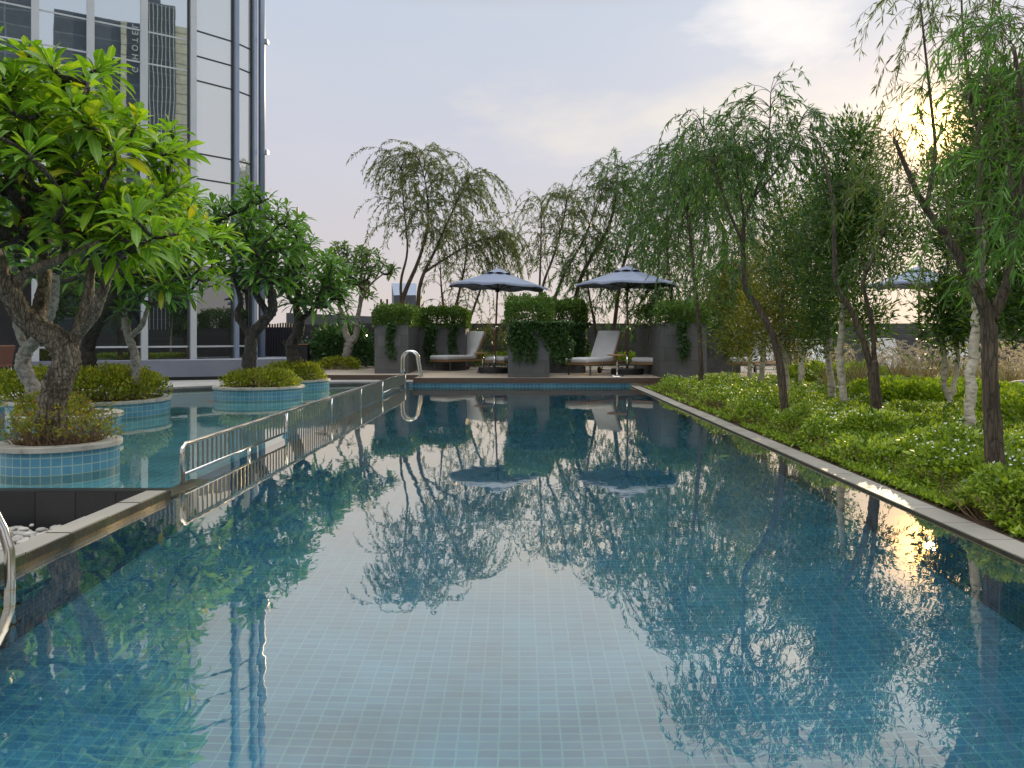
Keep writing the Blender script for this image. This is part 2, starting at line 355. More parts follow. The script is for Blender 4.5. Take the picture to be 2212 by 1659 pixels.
# ------------------------------------------------------------------ mesh builder
class MB:
    def __init__(self):
        self.v = []; self.q = []; self.t3 = []; self.n = 0; self.uv = {}; self.ng = []; self.rib = []
    def raw(self, v, quads=None, tris=None, rib=None):
        v = np.asarray(v, float).reshape(-1, 3)
        if quads is not None and len(quads): self.q.append(np.asarray(quads, np.int64).reshape(-1, 4) + self.n)
        if tris is not None and len(tris): self.t3.append(np.asarray(tris, np.int64).reshape(-1, 3) + self.n)
        self.v.append(v); self.rib.append(np.zeros(len(v)) if rib is None else np.asarray(rib, float)); self.n += len(v)
    def box(self, x0, x1, y0, y1, z0, z1):
        v = [(x, y, z) for z in (z0, z1) for y in (y0, y1) for x in (x0, x1)]
        self.raw(v, [(0, 2, 3, 1), (4, 5, 7, 6), (0, 1, 5, 4), (2, 6, 7, 3), (0, 4, 6, 2), (1, 3, 7, 5)])
    def obox(self, a, b, w, z0, z1, off=0.0):
        """upright slab from a to b (xy), thickness w"""
        a = Vector((a[0], a[1])); b = Vector((b[0], b[1])); d = (b - a).normalized(); nrm = Vector((d.y, -d.x))
        p = [a + nrm * (off - w / 2), b + nrm * (off - w / 2), b + nrm * (off + w / 2), a + nrm * (off + w / 2)]
        v = [(q.x, q.y, z) for z in (z0, z1) for q in p]
        self.raw(v, [(0, 3, 2, 1), (4, 5, 6, 7), (0, 1, 5, 4), (1, 2, 6, 5), (2, 3, 7, 6), (3, 0, 4, 7)])
    def rbox(self, size, r, mtx=None, seg=2):
        bm = bmesh.new(); bmesh.ops.create_cube(bm, size=1.0)
        for v in bm.verts: v.co = Vector((v.co.x * size[0], v.co.y * size[1], v.co.z * size[2]))
        bmesh.ops.bevel(bm, geom=bm.edges[:] + bm.verts[:], offset=r, segments=seg, profile=.5, affect='EDGES')
        if mtx is not None: bmesh.ops.transform(bm, matrix=mtx, verts=bm.verts)
        self.from_bm(bm)
    def from_bm(self, bm):
        bm.verts.index_update()
        v = [tuple(x.co) for x in bm.verts]; q, t3 = [], []
        bmesh.ops.triangulate(bm, faces=[f for f in bm.faces if len(f.verts) > 4])
        for f in bm.faces:
            (q if len(f.verts) == 4 else t3).append([x.index for x in f.verts])
        self.raw(v, q, t3); bm.free()
    def tube(self, pts, rad, n=8, wob=0.0, cap=True, seed=None, sx=1.0):
        P = np.array([tuple(p) for p in pts], float); k = len(P)
        rad = np.broadcast_to(np.asarray(rad, float), (k,))
        T = np.gradient(P, axis=0) if k > 2 else np.repeat((P[1:] - P[:1]), 2, 0)
        T /= np.linalg.norm(T, axis=1)[:, None] + 1e-12
        u = np.cross(T[0], (0, 0, 1.0)); 
        if np.linalg.norm(u) < 1e-3: u = np.array((1.0, 0, 0))
        u /= np.linalg.norm(u)
        ang = np.arange(n) * 2 * np.pi / n; V = []
        for i in range(k):
            u = u - T[i] * np.dot(u, T[i]); u /= np.linalg.norm(u) + 1e-12
            w = np.cross(T[i], u)
            rr = rad[i] * (1 + (wob * rng.normal(size=n) if wob else 0))
            V.append(P[i] + (np.cos(ang) * rr * sx)[:, None] * u + (np.sin(ang) * rr)[:, None] * w)
        V = np.vstack(V)
        i = np.arange(k - 1)[:, None] * n; j = np.arange(n)[None, :]; j2 = (j + 1) % n
        Q = np.stack([i + j, i + j2, i + n + j2, i + n + j], -1).reshape(-1, 4)
        tr = []
        if cap:
            V = np.vstack([V, P[:1], P[-1:]])
            for a in range(n):
                tr.append((k * n, (a + 1) % n, a)); tr.append((k * n + 1, (k - 1) * n + a, (k - 1) * n + (a + 1) % n))
        self.raw(V, Q, tr)
    def lathe(self, prof, n=32, c=(0, 0, 0)):
        k = len(prof); a = np.arange(n) * 2 * np.pi / n
        V = np.array([(c[0] + r * math.cos(t), c[1] + r * math.sin(t), c[2] + z) for r, z in prof for t in a])
        i = np.arange(k - 1)[:, None] * n; j = np.arange(n)[None, :]; j2 = (j + 1) % n
        self.raw(V, np.stack([i + j, i + j2, i + n + j2, i + n + j], -1).reshape(-1, 4))
    def prism(self, poly, z0, z1):
        bm = bmesh.new(); vs = [bm.verts.new((x, y, z0)) for x, y in poly]
        f = bm.faces.new(vs); r = bmesh.ops.extrude_face_region(bm, geom=[f])
        for e in r['geom']:
            if isinstance(e, bmesh.types.BMVert): e.co.z = z1
        bmesh.ops.recalc_face_normals(bm, faces=bm.faces)
        self.from_bm(bm)
    def leaf4(self, P, D, L, Wd, side=None, fold=0.0):
        """one quad per leaf: P base, D unit direction, L length, Wd width"""
        P, D = np.asarray(P, float), np.asarray(D, float); n = len(P)
        L = np.broadcast_to(L, (n,))[:, None]; Wd = np.broadcast_to(Wd, (n,))[:, None]
        if side is None: side = rng.normal(size=(n, 3))
        s = np.cross(D, side); s /= np.linalg.norm(s, axis=1)[:, None] + 1e-9
        m = P + D * L * .45
        V = np.stack([P, m + s * Wd * .5, P + D * L, m - s * Wd * .5], 1).reshape(-1, 3)
        self.raw(V, np.arange(4 * n).reshape(-1, 4))
    def bigleaf(self, P, D, L, Wd, droop=.35, fold=.18):
        """long drooping leaf with a midrib: 13 vertices each"""
        P, D = np.asarray(P, float), np.asarray(D, float); n = len(P)
        L = np.broadcast_to(L, (n,))[:, None]; Wd = np.broadcast_to(Wd, (n,))[:, None]
        dr = np.broadcast_to(droop, (n,))[:, None]
        s = np.cross(D, np.array((0, 0, 1.0)) + rng.normal(size=(n, 3)) * .25); s /= np.linalg.norm(s, axis=1)[:, None] + 1e-9
        up = np.cross(s, D)
        st, wd = (0, .22, .5, .78, 1), (.10, .38, .92, .85, 0)
        rows, rib = [], []
        for t, w in zip(st, wd):
            c = P + D * L * t + np.array((0, 0, -1.0)) * dr * L * t * t
            if t < 1:
                rows += [c + s * Wd * .5 * w + up * Wd * fold * w, c, c - s * Wd * .5 * w + up * Wd * fold * w]; rib += [0, 1, 0]
            else: rows.append(c); rib.append(1)
        V = np.stack(rows, 1).reshape(-1, 3)
        b = np.arange(n)[:, None] * 13
        q = []
        for i in range(3):
            o = i * 3
            q += [(o, o + 1, o + 4, o + 3), (o + 1, o + 2, o + 5, o + 4)]
        Q = (b[:, None, :] + np.array(q)[None]).reshape(-1, 4)
        T = (b[:, None, :] + np.array([(9, 10, 12), (10, 11, 12)])[None]).reshape(-1, 3)
        self.raw(V, Q, T, np.tile(rib, n))
    def build(self, name, material, parent=None, smooth=False, loc=None, uvs=None):
        me = bpy.data.meshes.new(name)
        V = np.vstack(self.v) if self.v else np.zeros((0, 3))
        Q = np.vstack(self.q) if self.q else np.zeros((0, 4), np.int64); T = np.vstack(self.t3) if self.t3 else np.zeros((0, 3), np.int64)
        if loc is not None: V = V - np.array(tuple(loc))
        me.vertices.add(len(V)); me.vertices.foreach_set('co', V.astype(np.float32).ravel())
        loops = np.concatenate([Q.ravel(), T.ravel()]).astype(np.int32)
        me.loops.add(len(loops)); me.loops.foreach_set('vertex_index', loops)
        nq, nt = len(Q), len(T)
        me.polygons.add(nq + nt)
        st = np.concatenate([np.arange(nq) * 4, nq * 4 + np.arange(nt) * 3]).astype(np.int32)
        me.polygons.foreach_set('loop_start', st)
        me.polygons.foreach_set('use_smooth', np.full(nq + nt, bool(smooth)))
        rib = np.concatenate(self.rib) if self.rib else np.zeros(0)
        if rib.any():
            a = me.attributes.new('rib', 'FLOAT', 'POINT'); a.data.foreach_set('value', rib.astype(np.float32))
        if uvs is not None:
            l = me.uv_layers.new(name='UVMap'); uv = np.array([uvs(*V[i]) for i in loops], np.float32); l.data.foreach_set('uv', uv.ravel())
        me.update(calc_edges=True); me.validate()
        o = bpy.data.objects.new(name, me)
        if isinstance(material, str): material = M[material]
        me.materials.append(material)
        COL.objects.link(o)
        if parent is not None: o.parent = parent
        if loc is not None: o.location = loc
        return o

def tag(o, label=None, cat=None, group=None, kind=None):
    if label: o['label'] = label
    if cat: o['category'] = cat
    if group: o['group'] = group
    if kind: o['kind'] = kind
    return o

def thing(name, label, cat, loc=(0, 0, 0), rz=0.0, group=None):
    o = bpy.data.objects.new(name, None); COL.objects.link(o); o.location = loc; o.rotation_euler = (0, 0, rz)
    o.empty_display_size = .1
    return tag(o, label, cat, group)

def kids(o): return [c for c in bpy.data.objects if c.parent == o]
def dup(o, loc=None, rz=None, label=None, parent=None):
    c = o.copy(); COL.objects.link(c)
    if parent is not None: c.parent = parent
    if loc is not None: c.location = loc
    if rz is not None: c.rotation_euler = (0, 0, rz)
    if label: c['label'] = label
    for k in kids(o): dup(k, parent=c)
    return c

def unit(a):
    return a / (np.linalg.norm(a, axis=-1, keepdims=True) + 1e-9)

# ------------------------------------------------------------------ the pool and the ground
PL, PR, YF, YN, DEPTH = -2.51, 2.58, 18.27, -2.5, 1.10
WY = 5.98                      # weir that ends the children's pool
b = MB(); b.raw([(-1500, -1500, -1.6), (1500, -1500, -1.6), (1500, 1500, -1.6), (-1500, 1500, -1.6)], [(0, 1, 2, 3)])
tag(b.build('ground', 'ground'), kind='structure')

b = MB(); b.raw([(PL, YN, -DEPTH), (PR, YN, -DEPTH), (PR, YF + .6, -DEPTH), (PL, YF + .6, -DEPTH)], [(0, 1, 2, 3)])
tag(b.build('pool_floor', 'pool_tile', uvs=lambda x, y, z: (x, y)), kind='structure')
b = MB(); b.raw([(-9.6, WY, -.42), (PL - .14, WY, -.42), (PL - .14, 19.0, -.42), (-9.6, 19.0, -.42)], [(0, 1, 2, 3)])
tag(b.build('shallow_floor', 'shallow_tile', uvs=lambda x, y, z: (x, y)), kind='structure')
b = MB()
b.raw([(PL, YN, -DEPTH), (PL, YF + .6, -DEPTH), (PL, YF + .6, -.045), (PL, WY, -.045), (PL, WY, .0), (PL, YN, .0)], [(0, 1, 2, 3), (0, 3, 4, 5)])
b.raw([(PR, YN, -DEPTH), (PR, YF, -DEPTH), (PR, YF, .0), (PR, YN, .0)], [(0, 1, 2, 3)])
b.raw([(PL, YN, -DEPTH), (PR, YN, -DEPTH), (PR, YN, .05), (PL, YN, .05)], [(0, 1, 2, 3)])
b.raw([(PL - .14, WY, -.045), (PL, WY, -.045), (PL, 19, -.045), (PL - .14, 19, -.045)], [(0, 1, 2, 3)])
b.raw([(PL - .14, WY, -.42), (PL - .14, 19, -.42), (PL - .14, 19, -.045), (PL - .14, WY, -.045)], [(0, 1, 2, 3)])
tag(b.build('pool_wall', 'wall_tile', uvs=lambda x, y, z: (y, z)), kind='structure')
b = MB(); b.raw([(PL - .05, YF - .012, -DEPTH), (PR, YF - .012, -DEPTH), (PR, YF - .012, .088), (PL - .05, YF - .012, .088)], [(0, 1, 2, 3)])
b.raw([(-9.6, WY + .005, -.42), (PL - .14, WY + .005, -.42), (PL - .14, WY + .005, -.01), (-9.6, WY + .005, -.01)], [(0, 1, 2, 3)])
tag(b.build('pool_end_wall', 'wall_tile', uvs=lambda x, y, z: (x, z)), kind='structure')
b = MB()
b.raw([(PL, YN, 0), (PR, YN, 0), (PR, YF + .02, 0), (PL, YF + .02, 0), (PL, WY, 0)], [(0, 1, 2, 4)], [(4, 2, 3)])
tag(b.build('water', 'water'), kind='structure')
b = MB(); b.raw([(-9.6, WY, 0), (PL, WY, 0), (PL, 19.0, 0), (-9.6, 19.0, 0)], [(0, 1, 2, 3)])
tag(b.build('shallow_water', 'shallow_water'), kind='structure')

# copings, weir and the sunken gutter
b = MB(); y = -2.4; i = 0
while y < 5.6:
    b.box(PL - .14, PL, y + .003, min(y + .397, 5.66), -.02, .055 + .003 * (i % 2)); y += .40; i += 1
tag(b.build('pool_coping', 'coping'), kind='structure')
b = MB(); b.box(PL - .135, PL + .004, -2.4, 5.66, -.10, .048); b.box(PL - .14, PL + .004, 5.66, 6.35, -.10, .004)
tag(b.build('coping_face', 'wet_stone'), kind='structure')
b = MB(); y = -2.5
while y < YF - .1:
    b.box(PR, PR + .19, y + .002, min(y + .598, YF - .05), -.02, .020 + .002 * math.sin(y * 9)); y += .60
tag(b.build('pool_coping', 'coping'), kind='structure')
b = MB(); b.box(PR - .002, PR + .18, -2.5, YF - .05, -.09, .012)
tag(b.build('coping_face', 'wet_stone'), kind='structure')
b = MB(); b.box(-9.6, PL - .137, WY - .13, WY, -1.6, .003); b.box(PL - .30, PL - .136, -2.5, WY - .13, -1.6, -.03)
tag(b.build('weir_wall', 'pit_wall'), kind='structure')
b = MB(); b.raw([(-9.6, -2.5, -.30), (PL - .2, -2.5, -.30), (PL - .2, WY - .1, -.30), (-9.6, WY - .1, -.30)], [(0, 1, 2, 3)])
tag(b.build('gutter_floor', 'pit_floor'), kind='structure')
b = MB()
ico = bmesh.new(); bmesh.ops.create_icosphere(ico, subdivisions=2, radius=1); iv = np.array([v.co[:] for v in ico.verts]); it = [[v.index for v in f.verts] for f in ico.faces]; ico.free()
for k in range(1500):
    px, py = rng.uniform(-4.7, PL - .34), 4.0 + 1.72 * rng.random() ** .7
    if px > -3.0 and py > 5.2: continue
    s = rng.uniform(.018, .042)
    sc = np.array((s * rng.uniform(.9, 1.5), s * rng.uniform(.8, 1.1), s * .6)); a = rng.uniform(0, 6.28)
    v = iv * sc; v = np.c_[v[:, 0] * math.cos(a) - v[:, 1] * math.sin(a), v[:, 0] * math.sin(a) + v[:, 1] * math.cos(a), v[:, 2]]
    b.raw(v + (px, py, -.285 + rng.uniform(0, .07)), tris=it)
tag(b.build('pebbles', 'pebble', smooth=True), 'white pebbles lying in the dark sunken gutter beside the pool', 'pebbles', kind='stuff')

# terrace, platform, deck, garden bed
edge = [(-2.45, 18.8), (-4.0, 18.8), (-5.4, 18.25), (-6.5, 17.5), (-7.6, 16.5), (-8.6, 15.2), (-9.5, 13.0), (-9.5, 5.9)]
b = MB(); b.prism(edge + [(-40, 5.9), (-40, 45), (-2.45, 45)], -1.6, .085)
tag(b.build('terrace', 'paving'), kind='structure')
b = MB()
for p, q in zip(edge[:-1], edge[1:]): b.obox(p, q, .02, -.5, .045, off=-.012)
b.box(-2.448, -2.44, 18.8, 19.6, -.5, .06)
tag(b.build('terrace_edge', 'platform_face'), kind='structure')
b = MB(); b.box(-2.44, 40, YF, 40, -1.6, .195); b.box(-6.6, -2.44, 19.6, 40, -1.6, .195)
tag(b.build('timber_deck', 'deck'), kind='structure')
b = MB(); b.box(-2.43, 40, YF - .045, YF - .003, .085, .203); b.box(-6.6, -2.46, 19.57, 19.6, .086, .205); b.box(-2.465, -2.435, YF - .04, 19.56, .05, .201)
tag(b.build('deck_fascia', 'deck_edge'), kind='structure')
b = MB(); b.box(-2.80, -2.40, 18.45, 18.8, -.25, .085); b.box(-2.39, -2.10, 18.3, 18.8, -.45, -.02)
tag(b.build('pool_step', 'platform_face'), kind='structure')
b = MB(); b.box(PR + .191, 40, -3, YF - .04, -1.6, .015)
tag(b.build('garden_bed', 'soil'), kind='structure')

# ------------------------------------------------------------------ curtain-wall building
def building():
    root = thing('hotel_building', 'tall building with curved curtain wall of pale glass and white mullions', 'building', (-9, 20, .1))
    inv = Matrix.Translation((9, -20, -.1))
    def put(o): o.matrix_parent_inverse = inv; return o
    pts = [(-13.18, 17.2), (-12.30, 17.84), (-11.376, 18.485), (-10.435, 19.142), (-9.46, 19.823), (-8.52, 20.48), (-7.74, 21.38), (-7.46, 21.99)]
    TOP = 19.0; SILL = .58
    z_floor = [4.65 + 3.2 * i for i in range(5)]       # underside line of each storey's spandrel
    for i, (p, q) in enumerate(zip(pts[:-1], pts[1:])):
        panel = i >= 5
        low = SILL + .02 if i > 1 else 3.0
        g = MB()
        g.obox(p, q, .04, 3.02, TOP)
        put(g.build('glass_panel', 'glass_panel' if panel else 'glass', root))
        if i > 1:
            g = MB(); g.obox(p, q, .04, low, 3.0); put(g.build('window', 'glass_low', root))
            g = MB(); g.obox(p, q, .08, SILL + .30, SILL + .345, .02); put(g.build('sill_bar', 'alu', root))
        for zf in z_floor:
            offs = (0, .64, 1.30) if panel else (.2, 1.0)
            for dz in offs:
                g = MB(); g.obox(p, q, .05, zf + dz - .02, zf + dz + .02, .004)
                put(g.build('transom', 'joint' if panel else 'alu', root))
    for i, p in enumerate(pts[1:]):
        d = (Vector(pts[min(i + 2, len(pts) - 1)]) - Vector(pts[i])).normalized()
        blue = i >= 5
        wd = .075 if not blue else .06
        a, c = Vector(p) - d * wd, Vector(p) + d * wd
        g = MB(); g.obox(a, c, .16, SILL - .2 if i else 0.085, TOP, .05)
        put(g.build('mullion', 'alu_blue' if blue else 'alu', root))
        if i >= 4:
            g = MB(); g.obox(Vector(p) - d * (wd + .05), Vector(p) - d * wd, .06, SILL, TOP, .02); put(g.build('gasket', 'joint', root))
    g = MB(); g.tube([(-7.30, 22.30, .085), (-7.30, 22.30, TOP)], .095, 14); cp = put(g.build('corner_post', 'alu_blue', root, True))
    for zz in (1.15 + (728 - 92) / 76.0, 1.15 + (728 - 330) / 76.0):
        g = MB(); g.box(-7.26, -7.13, 22.24, 22.38, zz - .06, zz + .06); g.box(-7.16, -7.12, 22.22, 22.40, zz - .04, zz + .04)
        put(g.build('bracket', 'alu_blue', root))
    g = MB(); g.prism([(-7.40, 22.2), (-7.46, 22.08), (-8.6, 20.75), (-9.6, 20.05), (-11.4, 18.8), (-14, 17), (-20, 16), (-20, 40), (-14, 40)], 3.0, TOP - .3)
    put(g.build('core', 'wall_grey', root))
    g = MB(); g.prism([(-7.5, 22.3), (-8.7, 20.9), (-11.4, 19.0), (-11.42, 21), (-20, 21), (-20, 40), (-14, 40)], .09, 2.99)
    put(g.build('ground_floor_wall', 'wall_grey', root))
    g = MB(); g.prism([(-11.5, 18.45), (-20, 16.0), (-20, 21), (-11.5, 21)], 2.85, 3.0); put(g.build('soffit', 'alu', root))
    # rounded rendered ledge at the foot of the glass
    arc = [(-11.35, 18.25), (-10.3, 18.55), (-9.2, 19.0), (-8.2, 19.35), (-7.2, 19.75), (-6.55, 20.2), (-6.15, 20.8), (-6.0, 21.6), (-6.3, 22.6)]
    P = [Vector(a) for a in arc]; sm = []
    for i in range(len(P) - 1):
        p0, p1, p2, p3 = P[max(i - 1, 0)], P[i], P[i + 1], P[min(i + 2, len(P) - 1)]
        for k in range(4):
            t = k / 4; sm.append(.5 * ((2 * p1) + (p2 - p0) * t + (2 * p0 - 5 * p1 + 4 * p2 - p3) * t * t + (3 * p1 - p0 - 3 * p2 + p3) * t ** 3))
    sm.append(P[-1])
    g = MB(); g.prism([tuple(v) for v in sm] + [(-7.2, 22.8), (-8.4, 20.9), (-11.3, 18.9)], .17, SILL)
    put(g.build('ledge', 'ledge', root))
    g = MB(); c = Vector((-9, 21)); g.prism([tuple(v + (c - v).normalized() * .10) for v in sm] + [(-7.2, 22.8), (-8.4, 20.9), (-11.3, 18.9)], .086, .17)
    put(g.build('ledge_plinth', 'joint', root))
building()

# dark tower that stands behind the viewer and shows in the glass
def tower():
    sx = Vector((.748, .663, 0)); c = Vector((39.5, -43.3, 0)) + sx * 7.15
    root = thing('hotel_tower', 'dark office tower with vertical sign letters, seen mirrored in the curtain wall', 'tower', c)
    root.rotation_euler = (0, 0, math.atan2(sx.y, sx.x))
    g = MB(); g.box(-7.15, 2.05, -12, 0, -1.6, 37.6); g.build('body', 'facade_far', root)
    g = MB(); g.box(-3.9, -3.3, 0, .5, -1.6, 39.0); g.box(-.4, .2, 0, .4, -1.6, 37.5); g.build('pier', 'tower_pale', root)
    g = MB(); g.box(2.05, 5.35, -8, .6, -1.6, 40.2); g.box(2.5, 4.0, -6, -2, 40.2, 42.5); g.build('core_block', 'facade_far', root)
    g = MB(); g.box(5.35, 10.5, -12, .2, -1.6, 38.0); g.build('stair_block', 'tower_pale', root)
    g = MB(); g.box(-13.5, -9.2, -12, .2, -1.6, 44.0); g.build('wing', 'facade_far', root)
    for k in range(8):
        g = MB(); g.box(2.15 + k * .42, 2.22 + k * .42, .6, .75, 2, 40.0); g.build('fin', 'sign', root)
    cu = bpy.data.curves.new('sign_letters', 'FONT'); cu.body = 'G HOTEL'; cu.size = .95; cu.extrude = .06; cu.space_character = 1.6
    o = bpy.data.objects.new('sign_letters', cu); COL.objects.link(o); o.parent = root
    bpy.context.view_layer.update()
    me = bpy.data.meshes.new_from_object(o.evaluated_get(bpy.context.evaluated_depsgraph_get())); bpy.data.objects.remove(o)
    me.materials.clear(); me.materials.append(M['sign'])
    o = bpy.data.objects.new('sign_letters', me); COL.objects.link(o); o.parent = root
    o.matrix_local = Matrix.Translation((.75, .55, 31.6)) @ Matrix(((0, 1, 0, 0), (0, 0, 1, 0), (1, 0, 0, 0), (0, 0, 0, 1)))
tower()

# ------------------------------------------------------------------ boundary walls, fence, far roof
b = MB(); b.box(-5.2, 18, 26.0, 26.3, -.2, 1.60)
tag(b.build('boundary_wall', 'slate'), 'long dark slate strip wall closing the garden behind the loungers', 'wall')
b = MB(); b.box(-7.6, -5.2, 25.7, 26.0, -.2, 1.56)
tag(b.build('boundary_wall', 'slate'), 'short dark slate wall behind the round bin and white flowering bush', 'wall')
b = MB()
b.raw([(-8.0, 27.0, -.2), (-3.2, 27.0, -.2), (-3.2, 27.3, -.2), (-8.0, 27.3, -.2), (-8.0, 27.0, 1.98), (-3.2, 27.0, 1.78), (-3.2, 27.3, 1.78), (-8.0, 27.3, 1.98)],
      [(0, 1, 5, 4), (1, 2, 6, 5), (2, 3, 7, 6), (3, 0, 4, 7), (4, 5, 6, 7)])
tag(b.build('parapet_wall', 'parapet'), 'smooth blue grey parapet showing just above the slate wall', 'wall')
b = MB(); b.box(17.7, 18.0, -14, 26, -.2, 1.6)
tag(b.build('boundary_wall', 'slate'), 'dark slate side wall far right beyond the garden', 'wall')
f = thing('slat_fence', 'dark upright slat fence between the building corner and the slate wall', 'fence', (-8, 25, .085))
b = MB(); x = -9.4
while x < -7.05: b.box(x + 8, x + 8.05, -.02, .03, .02, 1.50 + .02 * math.sin(x * 9)); x += .085
b.build('slats', 'fence', f)
b = MB(); b.box(-1.4, .95, .03, .07, .1, 1.38); b.build('backing', 'fence', f)

h = thing('roof_housing', 'small blue grey roof housing rising behind the wall at left', 'housing', (-4.9, 33, 0))
def hp(x, y): p = W(x, y, 33); return (p.x + 4.9, p.z)
b = MB(); p = [hp(846, 612), hp(900, 612), hp(905, 640), hp(858, 640)]
b.raw([(x, 0 if i < 2 else -.9, z) for i, (x, z) in enumerate(p)], [(3, 2, 1, 0)]); 
b.raw([(hp(846, 612)[0], 0, hp(846, 612)[1]), (hp(858, 640)[0], -.9, hp(858, 640)[1]), (hp(858, 690)[0], -.9, 0), (hp(848, 690)[0], 0, 0)], [(0, 1, 2, 3)])
b.build('sloping_roof', 'roof_blue', h)
b = MB(); a, c = hp(858, 640)[0], hp(905, 640)[0]; b.box(a, c, -.9, 1.2, -1.6, hp(0, 640)[1]); b.build('wall', 'roof_dark', h)
h = thing('post_frame', 'pair of black posts with cross plate above the left planter hedge', 'post', W(830, 700, 24.6))
b = MB()
for x in (-.13, .06, .2): b.box(x, x + (.06 if x < .2 else .03), 0, .06, -.7, .78 if x < .2 else .5)
b.build('post', 'black', h)
b = MB(); b.box(-.22, .13, -.05, .11, .34, .38); b.build('cross_plate', 'black', h)
b = MB()
bb = thing('litter_bin', 'square dark litter bin with a thin wooden top near the slat fence', 'bin', (-6.6, 24.0, .195))
b.box(-.17, .17, -.15, .15, .0, .72); b.build('body', 'black', bb)
b = MB(); b.box(-.185, .185, -.165, .165, .72, .745); b.build('top', 'teak', bb)

# ------------------------------------------------------------------ round tiled planters in the shallow pool
def planter(x, y, r, label, hh=.235, inner=.15):
    root = thing('round_planter', label, 'planter', (x, y, 0), 0, 'round planters standing in the shallow pool')
    b = MB(); b.lathe([(r - .025, -.42), (r - .025, hh - .04)], 72)
    b.build('tiled_wall', 'planter_tile', root, True, uvs=lambda px, py, pz, r=r: (r * math.atan2(py, -px) if True else 0, pz))
    b = MB(); b.lathe([(r - .03, hh - .045), (r - .002, hh - .045), (r, hh - .04), (r, hh - .004), (r - .005, hh), (r - inner, hh), (r - inner, hh - .07)], 72)
    b.build('coping_ring', 'ring_stone', root, False)
    b = MB()
    rr = np.linspace(0, r - inner + .01, 9)[::-1]
    b.lathe([(q, hh - .05 + .035 * (1 - q / r) + .008 * math.sin(q * 40)) for q in rr], 40); b.build('soil', 'soil', root, True)
planter(-4.06, 6.95, .50, 'nearest round blue tiled planter holding the thick gnarled frangipani')
planter(-5.47, 9.50, .62, 'round blue tiled planter half hidden behind the nearest one')
planter(-6.45, 11.85, 1.12, 'widest round blue tiled planter under the long clipped shrub', .235, .14)
planter(-4.93, 14.9, .83, 'round blue tiled planter in the middle of the shallow pool', .235, .14)
planter(-4.95, 17.2, .80, 'farthest round blue tiled planter by the terrace edge', .235, .14)

# ------------------------------------------------------------------ foliage helpers
def shell(cx, cy, z0, a, bb, hgt, n, leaf, wid, power=3.0, lump=.12, seed=0, top_only=False, depth=.25):
    """leaves through the outer layer of a clipped mound; returns base points and directions"""
    g = np.random.default_rng(seed)
    th = g.uniform(0, 2 * np.pi, n); u = g.random(n) ** .75
    ph = np.arcsin(np.clip(u, 0, 1))
    c, s = np.cos(ph), np.sin(ph); e = 2.0 / power
    rx = np.sign(np.cos(th)) * np.abs(np.cos(th)) ** e; ry = np.sign(np.sin(th)) * np.abs(np.sin(th)) ** e
    cc, ss = c ** e, s ** e
    lum = 1 + lump * (np.sin(th * 5 + 3 * ss + seed) * .5 + np.sin(th * 11 - 5 * ss + seed * 2) * .3 + g.normal(size=n) * .35)
    k = (1 - depth * g.random(n) ** 1.6) * lum
    P = np.c_[cx + a * rx * cc * k, cy + bb * ry * cc * k, z0 + hgt * ss * k]
    N = unit(np.c_[rx * cc / a, ry * cc / bb, ss / hgt + .15])
    D = unit(N * .8 + g.normal(size=(n, 3)) * .65 + (0, 0, .25))
    L = leaf * g.uniform(.65, 1.25, n)
    return P, D, L, L * wid

def mound(name, label, cat, cx, cy, z0, a, bb, hgt, n, leaf, wid, m, seed, group=None, twigs=0, **kw):
    root = thing(name, label, cat, (cx, cy, z0), 0, group)
    b = MB(); P, D, L, Wd = shell(0, 0, 0, a, bb, hgt, n, leaf, wid, seed=seed, **kw)
    b.leaf4(P, D, L, Wd); b.build('foliage', m, root)
    if twigs:
        g = np.random.default_rng(seed + 50); b = MB()
        for k in range(twigs):
            t = g.uniform(0, 6.283); r = math.sqrt(g.random()); x, y = a * .75 * r * math.cos(t), bb * .75 * r * math.sin(t)
            q = np.array((x, y, 0)); e = np.array((x * 1.25, y * 1.25, hgt * g.uniform(.6, .95)))
            mid = (q + e) / 2 + g.normal(size=3) * .04
            b.tube([q, mid, e], [.008, .006, .003], 4, cap=False)
        b.build('stems', 'twig', root)
    return root

